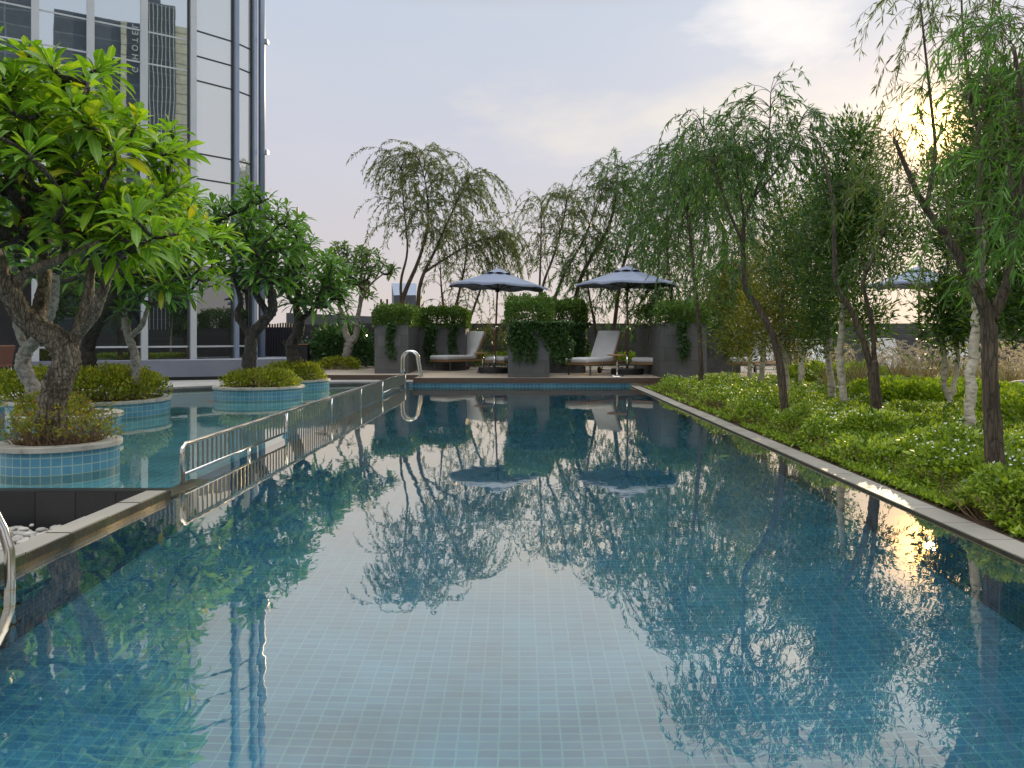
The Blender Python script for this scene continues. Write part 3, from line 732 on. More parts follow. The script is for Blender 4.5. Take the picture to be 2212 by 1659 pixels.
def frangi(name_label, base_nodes, tips, leafm, barkm, leaf_len, seed, root_loc, per=13, flowers=0, group='frangipani trees on the left', wob=.10, tipr=.014, width=.27, maxr=.07):
    """base_nodes: list of limbs, each a list of (Vector, radius); tips: crown tip points"""
    g = np.random.default_rng(seed)
    root = thing('frangipani_tree', name_label, 'tree', root_loc, 0, group)
    off = Vector(root_loc)
    b = MB(); nodes, rads = [], []
    for limb in base_nodes:
        P = [p - off for p, r in limb]; rr = [r for p, r in limb]
        # smooth the limb
        pts, rd = [], []
        for i in range(len(P) - 1):
            p0, p1, p2, p3 = P[max(i - 1, 0)], P[i], P[i + 1], P[min(i + 2, len(P) - 1)]
            for k in range(9):
                t = k / 9
                pts.append(.5 * ((2 * p1) + (p2 - p0) * t + (2 * p0 - 5 * p1 + 4 * p2 - p3) * t * t + (3 * p1 - p0 - 3 * p2 + p3) * t ** 3)); rd.append(rr[i] * (1 - t) + rr[i + 1] * t)
        pts.append(P[-1]); rd.append(rr[-1])
        rd = [r * (1 + wob * .45 * g.normal()) for r in rd]
        b.tube(pts, rd, 18, wob * .75)
        h = len(pts) // 2 if limb is base_nodes[0] else 1
        for p, r in list(zip(pts, rd))[h::4]: nodes.append(np.array(p)); rads.append(r)
    tk = b.build('trunk', barkm, root, True)
    # branches
    nn = list(nodes); par = [-1] * len(nn); cnt = [0] * len(nn); paths = []
    c0 = np.mean(nn, 0)
    tips = sorted([np.array(t - off) for t in tips], key=lambda t: np.linalg.norm(t - c0))
    ends = []
    for t in tips:
        A = np.array(nn); d = np.linalg.norm(A - t, axis=1) + .6 * np.maximum(0, A[:, 2] - t[2] + .05)
        j = int(np.argmin(d)); a = A[j]; ln = np.linalg.norm(t - a)
        if ln < .05: continue
        out = t - a; ctrl = a + out * .5 + np.array((out[0] * .12, out[1] * .12, -.10 * ln)) + g.normal(size=3) * .10 * ln
        k = max(3, int(ln / .14) + 1); prev = j; path = [j]
        for q in range(1, k + 1):
            s = q / k; p = (1 - s) ** 2 * a + 2 * s * (1 - s) * ctrl + s * s * t + (g.normal(size=3) * .012 if q < k else 0)
            nn.append(p); par.append(prev); cnt.append(0); prev = len(nn) - 1; path.append(prev)
        paths.append(path)
        ends.append((nn[prev], unit(nn[prev] - nn[path[-2]])))
        while prev >= 0: cnt[prev] += 1; prev = par[prev]
    b = MB()
    for path in paths:
        rr = [min(maxr, tipr * max(1, cnt[i]) ** .42) for i in path]; rr[0] = min(rr[0], rr[1] * 1.15)
        b.tube([nn[i] for i in path], rr, 7, .05)
    b.build('branches', 'bark_dark' if barkm != 'bark' else 'bark_dark', root, True)
    b = MB(); fb = MB(); nf = 0
    for p, d in ends:
        n = int(per * g.uniform(.75, 1.25)); ax = unit(d * .7 + np.array((0, 0, .8)))
        u = unit(np.cross(ax, (0.3, .9, .1))); w = np.cross(ax, u)
        i = np.arange(n); th = i * 2.39996 + g.uniform(0, 6.28)
        f = i / max(1, n - 1); pol = .35 + 1.25 * f + g.normal(size=n) * .12
        D = unit(ax * np.cos(pol)[:, None] + (u * np.cos(th)[:, None] + w * np.sin(th)[:, None]) * np.sin(pol)[:, None])
        L = leaf_len * (.62 + .45 * np.sin(np.pi * (.25 + .6 * f))) * g.uniform(.66, 1.2, n)
        P = p + D * .015 - ax * (f * .07)[:, None]
        b.bigleaf(P, D, L, L * width * g.uniform(.85, 1.15, n), .22 + .25 * f + g.uniform(0, .15, n))
        if nf < flowers and g.random() < .35:
            nf += 1; m = 14; q = p + ax * .09 + g.normal(size=(m, 3)) * .03
            fb.leaf4(q, unit(g.normal(size=(m, 3)) + ax), .035, .028)
    b.build('crown', leafm, root, True)
    if nf: fb.build('blossom', 'yellow', root)
    return root

def inpoly(poly, n, Y, dY, seed, mind=0.0):
    """n points inside a pixel polygon, spread in depth"""
    g = np.random.default_rng(seed); xs = [p[0] for p in poly]; ys = [p[1] for p in poly]; out = []
    tries = 0
    while len(out) < n and tries < 40000:
        tries += 1
        x, y = g.uniform(min(xs), max(xs)), g.uniform(min(ys), max(ys)); ins = False; j = len(poly) - 1
        for i in range(len(poly)):
            if (poly[i][1] > y) != (poly[j][1] > y) and x < (poly[j][0] - poly[i][0]) * (y - poly[i][1]) / (poly[j][1] - poly[i][1]) + poly[i][0]: ins = not ins
            j = i
        if not ins: continue
        # place on the fixed-depth plane, then move along the depth axis (not along the view ray)
        p = W(x, y, Y); p.y += g.uniform(-dY, dY)
        if mind and any((p - o).length < mind for o in out): 
            if g.random() < .8: continue
        out.append(p)
    return out

def limb(Y, *pts):
    return [(W(x, y, Y + (dy[0] if dy else 0)), r) for (x, y, r, *dy) in pts]

# nearest tree
Y = 6.95
tips = inpoly([(-260, 130), (-60, 140), (55, 135), (120, 150), (235, 160), (280, 230), (335, 310), (345, 400), (340, 470), (330, 520), (325, 560), (230, 550), (130, 530), (20, 510), (-260, 520)], 260, Y, 1.0, 11, .11)
tips += inpoly([(250, 420), (335, 430), (330, 550), (250, 555)], 26, 6.6, .5, 111, .1)
tips += [W(60, 118, 6.4), W(232, 150, 6.9), W(330, 512, 6.1), W(385, 505, 6.2), W(285, 470, 5.9), W(60, 330, 5.7), W(-20, 300, 5.6)]
frangi('large bright leaved frangipani with thick gnarled trunk, nearest on the left',
       [limb(Y, (114, 985, .130), (116, 940, .120), (112, 880, .110), (128, 820, .112), (143, 775, .110), (128, 742, .110), (95, 716, .100), (58, 690, .092), (25, 640, .082, -.1), (2, 590, .072, -.15), (-18, 520, .06, -.2)),
        limb(Y, (146, 752, .062), (172, 705, .054, .08), (188, 650, .047, .12), (194, 600, .040, .15), (205, 540, .033, .2)),
        limb(Y, (160, 728, .055), (195, 690, .048, -.1), (218, 640, .043, -.18), (238, 588, .037, -.25), (270, 545, .03, -.4)),
        limb(Y, (75, 702, .07), (92, 640, .06, .2), (97, 590, .052, .3), (88, 520, .04, .4)),
        limb(Y, (20, 630, .06), (60, 590, .045, -.2), (130, 560, .035, -.5), (215, 525, .028, -.8))],
       tips, 'frangi', 'bark', .275, 21, tuple(W(114, 960, Y)), per=14, flowers=7)
Y = 9.75
tips = inpoly([(-120, 420), (120, 420), (230, 470), (240, 560), (150, 590), (60, 600), (-120, 590)], 46, Y, .8, 12, .2)
frangi('frangipani with pale leaning crooked trunk behind the nearest one',
       [limb(Y, (92, 885, .10), (84, 858, .095), (66, 825, .088), (50, 790, .085), (56, 758, .08), (84, 728, .072), (105, 690, .06), (118, 640, .05), (120, 590, .04)),
        limb(Y, (58, 755, .05), (40, 715, .045), (30, 660, .035), (20, 600, .03))],
       tips, 'frangi_mid', 'bark_pale', .30, 22, tuple(W(92, 880, Y)))
Y = 11.9
tips = inpoly([(130, 450), (300, 400), (430, 420), (490, 500), (480, 600), (400, 640), (330, 610), (220, 600), (130, 580)], 130, Y, 1.0, 13, .16)
frangi('frangipani with dark leaning trunk rising from the long clipped shrub',
       [limb(Y, (188, 838, .14), (190, 800, .13), (186, 755, .125), (198, 712, .12), (228, 672, .105), (258, 632, .09), (285, 590, .07)),
        limb(Y, (205, 702, .06), (190, 660, .05), (185, 600, .045))],
       tips, 'frangi', 'bark_dark', .30, 23, tuple(W(188, 835, Y)))
Y = 11.5
tips = inpoly([(240, 600), (420, 590), (420, 640), (300, 660)], 10, Y, .5, 14, .2) + [W(272, 680, Y), W(262, 668, Y), W(300, 640, Y - .2)]
frangi('slender frangipani with a pale crooked stem in front of the dark glass',
       [limb(Y, (290, 830, .068), (292, 795, .064), (290, 762, .058), (278, 730, .055), (272, 700, .05), (270, 685, .03)),
        limb(Y, (280, 728, .045), (305, 705, .042), (318, 670, .03), (330, 630, .025))],
       tips, 'frangi_mid', 'bark_pale', .28, 24, tuple(W(290, 828, Y)), maxr=.03)
Y = 14.9
tips = inpoly([(455, 470), (480, 415), (555, 415), (625, 450), (665, 510), (665, 570), (600, 625), (500, 610), (440, 560)], 135, Y, 1.0, 15, .16)
frangi('dark trunked frangipani with rounded crown in the middle planter',
       [limb(Y, (536, 838, .135), (537, 800, .125), (540, 760, .115), (546, 722, .11), (566, 700, .095), (588, 668, .088), (584, 630, .075), (574, 590, .06), (588, 540, .04)),
        limb(Y, (543, 728, .07), (527, 705, .065), (512, 680, .06), (520, 650, .05, .1), (505, 600, .035, .1)),
        limb(Y, (580, 680, .065), (555, 640, .06, -.1), (535, 615, .05, -.2), (500, 590, .035, -.3))],
       tips, 'frangi_mid', 'bark_dark', .31, 25, tuple(W(536, 838, Y)), flowers=2)
Y = 17.2
tips = inpoly([(600, 590), (650, 545), (705, 545), (745, 580), (745, 650), (690, 670), (640, 640), (600, 640)], 80, Y, .9, 16, .2) + [W(630, 655, 16.9), W(655, 660, 17.0), W(750, 690, 17)]
frangi('frangipani with stumpy knotted trunk in the farthest planter',
       [limb(Y, (640, 812, .15), (640, 790, .14), (628, 752, .13), (642, 722, .12), (648, 695, .11), (640, 660, .07), (650, 610, .05)),
        limb(Y, (630, 755, .07), (612, 738, .05)),
        limb(Y, (648, 695, .05), (680, 660, .045), (700, 610, .035))],
       tips, 'frangi_mid', 'bark_dark', .32, 26, tuple(W(640, 812, Y)))
Y = 23.4
tips = inpoly([(705, 560), (745, 525), (800, 535), (845, 570), (850, 590), (800, 600), (795, 640), (765, 650), (755, 600), (720, 600)], 82, Y, 1.2, 17, .2) + [W(850, 577, Y), W(845, 582, Y), W(700, 690, Y), W(735, 680, Y), W(770, 700, Y), W(715, 675, Y), W(755, 665, Y)]
frangi('farthest frangipani, slim upright stems standing before the slate wall',
       [limb(Y, (748, 792, .13), (748, 770, .13), (755, 742, .13), (768, 725, .10), (772, 690, .07), (780, 645, .06), (778, 600, .045)),
        limb(Y, (755, 740, .10), (745, 715, .09), (742, 690, .07), (730, 655, .04)),
        limb(Y, (782, 645, .04), (800, 615, .03), (830, 590, .02))],
       tips, 'frangi_far', 'bark_pale', .26, 27, tuple(W(748, 790, Y)), per=12, width=.3)

# shrubs in the planters
mound('clipped_shrub', 'long clipped yellow green shrub filling the widest planter', 'shrub', -6.6, 11.8, .19, 1.16, .82, .50, 15000, .055, .5, 'olive', 31, twigs=170, power=3.4, lump=.10)
mound('clipped_shrub', 'round yellow green shrub at the foot of the middle frangipani', 'shrub', -4.85, 14.8, .19, .68, .55, .34, 5200, .055, .5, 'olive', 32, twigs=70, power=2.8)
mound('clipped_shrub', 'round yellow green shrub in the farthest planter', 'shrub', -4.9, 17.1, .19, .66, .52, .40, 4200, .06, .5, 'olive', 33, twigs=50, power=2.8)
mound('clipped_shrub', 'low yellow green shrub at the foot of the farthest frangipani', 'shrub', -5.3, 23.2, .195, .60, .4, .34, 2600, .07, .5, 'olive', 34, twigs=30, power=3)
mound('flowering_bush', 'large dark glossy bush with pale flowers before the slate wall', 'bush', -5.5, 24.6, .195, 1.1, .7, 1.22, 3600, .16, .42, 'bush', 35, power=2.4, lump=.2)
mound('clipped_shrub', 'yellowing shrub in the half hidden planter', 'shrub', -5.6, 9.45, .19, .40, .40, .30, 1500, .05, .5, 'dryleaf', 36, twigs=60, power=2.2)

def sparse_shrub():
    root = thing('sparse_shrub', 'sparse twiggy half dry shrub round the gnarled trunk in the nearest planter', 'shrub', (-4.06, 6.95, .2))
    g = np.random.default_rng(40); b = MB(); lb = MB()
    for k in range(150):
        t = g.uniform(0, 6.283); r = .13 + .22 * math.sqrt(g.random()); p = np.array((r * math.cos(t), r * math.sin(t), 0))
        d = unit(np.array((math.cos(t) * .35, math.sin(t) * .35, 1.0)) + g.normal(size=3) * .3); ln = g.uniform(.16, .36); pts = [p]
        for s in range(4):
            d = unit(d + g.normal(size=3) * .35 + (0, 0, .1)); p = p + d * ln / 4; pts.append(p)
            if g.random() < .6:
                e = p + unit(d + g.normal(size=3) * .8) * .08; b.tube([p, e], [.0022, .0012], 3, cap=False)
                if p[2] > .10 and g.random() < .8:
                    m = 5; lb.leaf4(e + g.normal(size=(m, 3)) * .012, unit(g.normal(size=(m, 3)) + (0, 0, .4)), g.uniform(.02, .042, m), .017)
        b.tube(pts, np.linspace(.0045, .0018, 5), 4, cap=False)
        if g.random() < .85:
            m = g.integers(6, 14); lb.leaf4(p + g.normal(size=(m, 3)) * .03, unit(g.normal(size=(m, 3)) + (0, 0, .4)), g.uniform(.022, .045, m), .018)
    b.build('stems', 'twig', root); lb.build('foliage', 'dryleaf', root)
sparse_shrub()

# ------------------------------------------------------------------ railing and ladders
def railing():
    X, Y0, Y1, Hh = -2.625, 6.13, 18.1, .31
    root = thing('pool_railing', 'long low stainless steel railing dividing the shallow pool from the main pool', 'railing', (X, Y0, 0))
    g = MB(); n = 30
    pts = [(0, 0, -.05), (0, 0, Hh - .06)] + [(0, .06 - .06 * math.cos(a), Hh - .06 + .06 * math.sin(a)) for a in np.linspace(.3, 1.57, 5)] + [(0, y, Hh) for y in np.linspace(.12, Y1 - Y0, n)]
    g.tube(pts, .021, 12); g.build('top_rail', 'steel', root, True)
    for a, c in ((0.0, 8.87 - Y0), (15.1 - Y0, Y1 - Y0)):
        g = MB(); g.tube([(0, a, .076), (0, c, .076)], .013, 10); g.build('lower_rail', 'steel', root, True)
    for y in (8.87 - Y0, 11.0 - Y0, 13.05 - Y0, 15.1 - Y0, Y1 - Y0, (8.87 - Y0) * .55):
        g = MB(); g.tube([(0, y, -.05), (0, y, Hh if y not in ((8.87 - Y0) * .55,) else .076)], .018, 10); g.build('post', 'steel', root, True)
    y = .10; k = 0; rest = MB()
    while y < Y1 - Y0:
        lowr = y < 8.87 - Y0 or y > 15.1 - Y0
        g = MB() if k < 100 else rest
        g.tube([(0, y, .076 if lowr else -.04), (0, y, Hh - .01)], .0085, 6, cap=False)
        if k < 100: g.build('baluster', 'steel_dull', root, True)
        y += .0985; k += 1
    tag(rest.build('balusters', 'steel_dull', root, True), kind='stuff')
railing()

def ladder(loc, rz, label, hoop_h, span, down, width=.46, steps=3):
    root = thing('pool_ladder', label, 'ladder', loc, rz)
    r = span / 2
    for yy in (-width / 2, width / 2):
        pts = [(-span, yy, .0), (-span * 1.02, yy, hoop_h * .45)]
        for a in np.linspace(math.pi, 0.35, 12): pts.append((-r + r * 1.0 * math.cos(a), yy, hoop_h - r + r * math.sin(a)))
        pts += [(.05, yy, hoop_h * .35), (.08, yy, .08), (.085, yy, -.1), (.085, yy, -down + .1), (.06, yy, -down)]
        g = MB(); g.tube(pts, .0235, 14); g.build('rail', 'steel', root, True)
    for k in range(steps):
        z = -.22 - k * .25
        g = MB(); g.rbox((.085, width - .04, .022), .006, Matrix.Translation((.085, 0, z))); 
        for q in range(5): g.box(.05, .12, -width / 2 + .07 + q * .08, -width / 2 + .085 + q * .08, z + .011, z + .015)
        g.build('tread', 'steel_dull', root)
        for yy in (-width / 2, width / 2):
            g = MB(); g.tube([(.085, yy - .035, z), (.085, yy + .035, z)], .03, 8); g.build('clamp', 'black', root, True)
ladder((-2.497, 3.50, .055), 0, 'stainless pool ladder cut off at the lower left corner of the pool', .52, .62, 1.0)
ladder((-2.41, 18.72, .085), 0, 'pair of steel ladder hoops at the far end of the railing', .73, .36, .8, .42, 2)

# ------------------------------------------------------------------ big stone planters with hedges
def stone_planter(x0, x1, xw, y0, yw, y1, label, hlabel, seed, wide_vine=False):
    root = thing('stone_planter', label, 'planter', (x0, y0, .195), 0, 'tall stone clad planters on the deck')
    TOPZ = 1.475 - .195
    b = MB(); b.box(0, x1 - x0, 0, y1 - y0, 0, TOPZ); b.build('front_block', 'clad', root)
    b = MB(); b.box(x1 - x0, xw - x0, yw - y0, y1 - y0 - .003, 0, TOPZ - .004); b.build('side_block', 'clad', root)
    # hedge growing out of it, with hanging vines
    hr = thing('planter_hedge', hlabel, 'hedge', (x0, y0, 1.47))
    g = np.random.default_rng(seed); b = MB()
    hh = .52 if not wide_vine else .66
    cx, hw = (xw - x0) / 2, (xw - x0) / 2
    for (xa, xb, ya, yb, n) in ((-.06, x1 - x0 + .1, .0, y1 - y0, 7500), (x1 - x0 - .1, xw - x0 + .04, yw - y0 - .04, y1 - y0, 9000)):
        q = g.random((n, 3)); sd = g.random(n)
        sgn = g.integers(0, 2, n)
        q[:, 1] = np.where(sd < .34, g.random(n) ** 2.2 * .25, q[:, 1])             # front face
        q[:, 0] = np.where((sd > .34) & (sd < .52), np.where(sgn, 1 - g.random(n) ** 2 * .2, g.random(n) ** 2 * .2), q[:, 0])
        q[:, 2] = np.where(sd > .52, 1 - g.random(n) ** 2 * .35, q[:, 2])
        x = xa + (xb - xa) * q[:, 0]; yy = ya + (yb - ya) * q[:, 1]
        ed = np.minimum(np.minimum(q[:, 0], 1 - q[:, 0]) * (xb - xa), np.minimum(q[:, 1], 1) * (yb - ya))
        top = hh * (1 - .30 * np.exp(-ed / .10)) * (1 + .10 * np.sin(x * 7 + seed) * np.sin(yy * 5) + .06 * np.sin(x * 17))
        P = np.c_[x, yy, -.05 + (top + .05) * q[:, 2]] + g.normal(size=(n, 3)) * .02
        out_ = np.c_[(q[:, 0] - .5) * .8, -1.2 * (1 - q[:, 1]), .3 + q[:, 2]]
        L = .075 * g.uniform(.65, 1.25, n)
        b.leaf4(P, unit(unit(out_) * .8 + g.normal(size=(n, 3)) * .6), L, L * .5)
    b.build('foliage', 'boxhedge', hr)
    def vine(xa, xb, yf, drop, n, axis=0):
        v = MB(); u = g.random(n); t = g.random(n) ** 1.25
        x = xa + (xb - xa) * (u * .8 + .1 + .12 * np.sin(t * 7 + seed)); ln = drop * (.55 + .45 * np.abs(np.sin(u * 11 + seed)))
        z = .06 - t * ln; yy = yf - .02 - .09 * (1 - t) * g.random(n) - .03 * g.random(n)
        P = np.c_[x, yy, z] if axis == 0 else np.c_[yf + .02 + .1 * g.random(n), x, z]
        D = unit(np.c_[g.normal(size=n) * .7, -.55 + g.normal(size=n) * .3, -.6 + g.normal(size=n) * .4])
        v.leaf4(P, D, g.uniform(.05, .10, n), g.uniform(.035, .06, n)); v.build('vine', 'vine', hr)
    if wide_vine:
        vine(.0, .70, 0, .98, 2200); vine(.66, (x1 - x0), 0, .40, 340); vine(x1 - x0, xw - x0 + .1, yw - y0, 1.12, 5200); vine(x1 - x0 - .12, x1 - x0 + .55, .05, .98, 2600)
        vine(.1, yw - y0, x1 - x0, .9, 1500, 1)
    else:
        vine(.34 * (x1 - x0), .62 * (x1 - x0), 0, 1.0, 480); vine(x1 - x0 + .15, x1 - x0 + .55, yw - y0, 1.15, 700); vine(xw - x0 - .5, xw - x0 - .22, yw - y0, .95, 420)
    return root
def pxX(x, Y): return (x - VX) * Y / F
stone_planter(pxX(809, 20.6), pxX(882, 20.6), pxX(1006, 22.7), 20.6, 22.7, 24.2, 'left stone clad planter with three thin trailing vines', 'clipped hedge on the left stone planter, trailing three thin vines', 51)
stone_planter(pxX(1097, 18.55), pxX(1187, 18.55), pxX(1265, 20.9), 18.55, 20.9, 22.6, 'middle stone clad planter almost covered by vines', 'thick hedge on the middle stone planter with a curtain of vines', 52, True)
stone_planter(pxX(1428, 18.5), pxX(1527, 18.5), pxX(1600, 20.9), 18.5, 20.9, 22.6, 'right stone clad planter partly behind thin trees', 'hedge on the right stone planter with a leafy vine', 53)

# ------------------------------------------------------------------ loungers, tables, parasols
def lounger():
    root = thing('sun_lounger', 'x', 'sun lounger', (0, 0, .195), 0, 'cushioned sun loungers on the deck')
    g = MB(); g.rbox((1.26, .68, .125), .05, Matrix.Translation((.63, 0, .375)), 4); g.build('seat_cushion', 'cushion', root, True)
    a = R(60)
    mt = Matrix.Translation((1.22, 0, .36)) @ Matrix.Rotation(-a, 4, 'Y')
    g = MB(); g.rbox((.84, .68, .10), .04, mt @ Matrix.Translation((.42, 0, .05)), 4); g.build('back_cushion', 'cushion', root, True)
    g = MB(); g.rbox((.88, .70, .03), .006, mt @ Matrix.Translation((.43, 0, -.022)))
    g.build('back_frame', 'teak', root)
    g = MB()
    for s in (-.335, .335): g.rbox((1.95, .035, .05), .006, Matrix.Translation((1.0, s, .285)))
    g.rbox((.04, .67, .045), .006, Matrix.Translation((.04, 0, .285))); g.rbox((.04, .67, .045), .006, Matrix.Translation((1.955, 0, .285)))
    for x in np.arange(.15, 1.2, .11): g.rbox((.07, .64, .018), .004, Matrix.Translation((x, 0, .30)))
    g.build('frame', 'teak', root)
    for x in (.16,):
        for s in (-.32, .32):
            g = MB(); g.rbox((.035, .035, .265), .004, Matrix.Translation((x, s, .1325))); g.build('leg', 'steel_dull', root)
    g = MB(); g.tube([(1.62, -.33, .085), (1.62, .33, .085)], .012, 8); g.tube([(1.62, -.25, .085), (1.62, -.25, .27)], .014, 8); g.tube([(1.62, .25, .085), (1.62, .25, .27)], .014, 8)
    g.build('axle', 'steel_dull', root, True)
    for s in (-.33, .33):
        g = MB(); g.tube([(1.62, s - .02, .085), (1.62, s + .02, .085)], .085, 20); w = g.build('wheel', 'rubber', root, True)
        g = MB(); g.tube([(1.62, s - .024, .085), (1.62, s + .024, .085)], .05, 16); g.build('hub', 'teak', w, True)
    for s in (-.28, .28):
        g = MB(); g.tube([(1.42, s, .30), (1.55, s, .62)], .012, 6); g.build('prop', 'steel_dull', root, True)
    return root
lo = lounger()
spots = [(-2.28, 22.0, 52, 'white cushioned lounger to the right of the left stone planter'),
         (-.68, 21.0, 52, 'white lounger partly hidden by the left side of the vine covered planter'),
         (1.40, 19.5, 52, 'white cushioned lounger beside the round side table and right of the vine covered planter'),
         (3.10, 19.8, 52, 'white lounger disappearing behind the right stone planter'),
         (5.58, 19.8, 50, 'white lounger seen between thin trees right of the last stone planter'),
         (7.2, 17.6, 96, 'white lounger back behind paired pale trunks'),
         (9.2, 18.3, 92, 'white lounger back rising above pink grass under the right parasol'),
         (10.9, 18.1, 90, 'white lounger back behind the thick pale trunk at right')]
for i, (x, y, rz, lb) in enumerate(spots):
    z = .195 if i < 5 else .0
    if i == 0: lo.location = (x, y, z); lo.rotation_euler = (0, 0, R(rz)); lo['label'] = lb
    else: dup(lo, (x, y, z), R(rz), lb)

def table():
    root = thing('side_table', 'x', 'side table', (0, 0, .195), 0, 'round side tables by the loungers')
    g = MB(); g.lathe([(0, .53), (.235, .53), (.24, .525), (.24, .505), (.235, .50), (0, .50)], 28); g.build('table_top', 'teak', root)
    g = MB(); g.tube([(0, 0, .02), (0, 0, .50)], .022, 12); g.build('stem', 'steel', root, True)
    g = MB(); g.lathe([(0, .022), (.17, .018), (.18, 0)], 28); g.build('base', 'steel', root, True)
    return root
ta = table()
ta.location = (pxX(1043, 21.3), 21.3, .195); ta['label'] = 'small round side table behind the middle planter, below the left parasol'
p = Vector((pxX(1333, 19.2), 19.2, .195)); dup(ta, p, 0, 'small round side table beside the pole of the central parasol')

def parasol():
    root = thing('parasol', 'x', 'parasol', (0, 0, .195), 0, 'blue grey parasols over the loungers')
    Hr, Ht, Rr = 2.29, 2.80, 1.36
    g = MB(); N, K = 8, 7
    V = []; Q = []
    # eight-sided canopy, sagging between the ribs, with a fold at the hem
    seg = N * 6
    prof = []
    for k in range(K + 1):
        f = .16 + .84 * k / K
        for j in range(seg):
            t = j / seg * 2 * math.pi; ph = (j % 6) / 6
            sc = math.cos(math.pi / N) / math.cos((ph - .5) * 2 * math.pi / N)
            sag = math.sin(ph * math.pi)
            r = Rr * f * (sc * (1 - .02 * sag * f) if True else 1)
            z = Ht - .05 - (Ht - .05 - Hr) * (f ** .92) - .045 * sag * f * (1 - f) * 2 + .045 * sag * (f ** 8)
            V.append((r * math.cos(t), r * math.sin(t), z))
    for j in range(seg):
        x, y, z = V[K * seg + j]; V.append((x * 1.004, y * 1.004, z - .055 - .01 * math.sin(j * 1.7)))
    for k in range(K + 1):
        for j in range(seg):
            Q.append((k * seg + j, (k + 1) * seg + j, (k + 1) * seg + (j + 1) % seg, k * seg + (j + 1) % seg))
    g.raw(V, Q); g.build('canopy', 'canvas', root, True)
    g = MB(); V = []; Q = []
    for k, (f, dz) in enumerate(((.0, .02), (.10, -.012), (.20, -.062), (.27, -.098))):
        for j in range(seg):
            t = j / seg * 2 * math.pi; ph = (j % 6) / 6; sc = math.cos(math.pi / N) / math.cos((ph - .5) * 2 * math.pi / N); sag = math.sin(ph * math.pi)
            V.append((Rr * f * sc * math.cos(t), Rr * f * sc * math.sin(t), Ht - .03 + dz - f * .15 + (.03 * sag if k == 3 else 0)))
    for k in range(3):
        for j in range(seg): Q.append((k * seg + j, (k + 1) * seg + j, (k + 1) * seg + (j + 1) % seg, k * seg + (j + 1) % seg))
    g.raw(V, Q); g.build('vent_cap', 'canvas', root, True)
    g = MB(); g.lathe([(0, .045), (.03, .035), (.035, .01), (.02, -.01)], 12, (0, 0, Ht)); g.build('finial', 'roof_blue', root, True)
    for k in range(N):
        t = 2 * math.pi * k / N; c, s = math.cos(t), math.sin(t)
        g = MB(); g.tube([(c * .05, s * .05, Ht - .10), (c * Rr * .5, s * Rr * .5, Ht - .06 - (Ht - Hr) * .53), (c * Rr * .97, s * Rr * .97, Hr - .03)], .011, 6); rb = g.build('rib', 'teak', root)
        g = MB(); g.tube([(c * .04, s * .04, Hr - .08), (c * Rr * .55, s * Rr * .55, Ht - .08 - (Ht - Hr) * .57)], .009, 6); g.build('strut', 'black', rb)
    g = MB(); g.lathe([(.0, .05), (.06, .05), (.06, -.05), (0, -.05)], 12, (0, 0, Hr - .09)); g.build('hub', 'black', root)
    g = MB(); g.tube([(0, 0, .2), (0, 0, Ht)], .026, 12); g.build('pole', 'pole_wood', root, True)
    g = MB(); g.tube([(0, 0, 1.18), (0, 0, 1.26)], .03, 12); g.build('collar', 'steel', root, True)
    g = MB(); g.tube([(0, 0, .12), (0, 0, .5)], .034, 12); g.build('sleeve', 'steel', root, True)
    g = MB(); g.lathe([(0, .15), (.40, .15), (.42, .13), (.42, 0)], 36); g.build('base', 'black', root)
    return root
pa = parasol()
pa.location = (pxX(1355, 20.2), 20.2, .195); pa.rotation_euler = (0, 0, R(10)); pa['label'] = 'blue grey parasol in the centre, above the side table and lounger'
q = dup(pa, (pxX(1067, 20.9), 20.9, .195), R(31), 'blue grey parasol on the left, slightly tilted, above the left lounger'); q.rotation_euler = (R(1.0), R(2.2), R(31))
dup(pa, (pxX(1985, 20.3), 20.3, .195), R(20), 'blue grey parasol at right, half hidden by grove leaves')

ch = thing('garden_chair', 'brown wicker chair with pale metal legs at the far left edge', 'chair', (-11.35, 17.0, .085))
b = MB(); b.rbox((.5, .5, .06), .02, Matrix.Translation((0, 0, .44))); b.build('seat', 'wicker', ch)
b = MB(); b.rbox((.06, .5, .46), .02, Matrix.Translation((.24, 0, .66)) @ Matrix.Rotation(R(12), 4, 'Y')); b.build('backrest', 'wicker', ch)
for x in (-.22, .22):
    for y in (-.22, .22):
        b = MB(); b.tube([(x, y, .42), (x * 1.15, y * 1.1, 0)], .013, 8); b.build('leg', 'alu', ch, True)

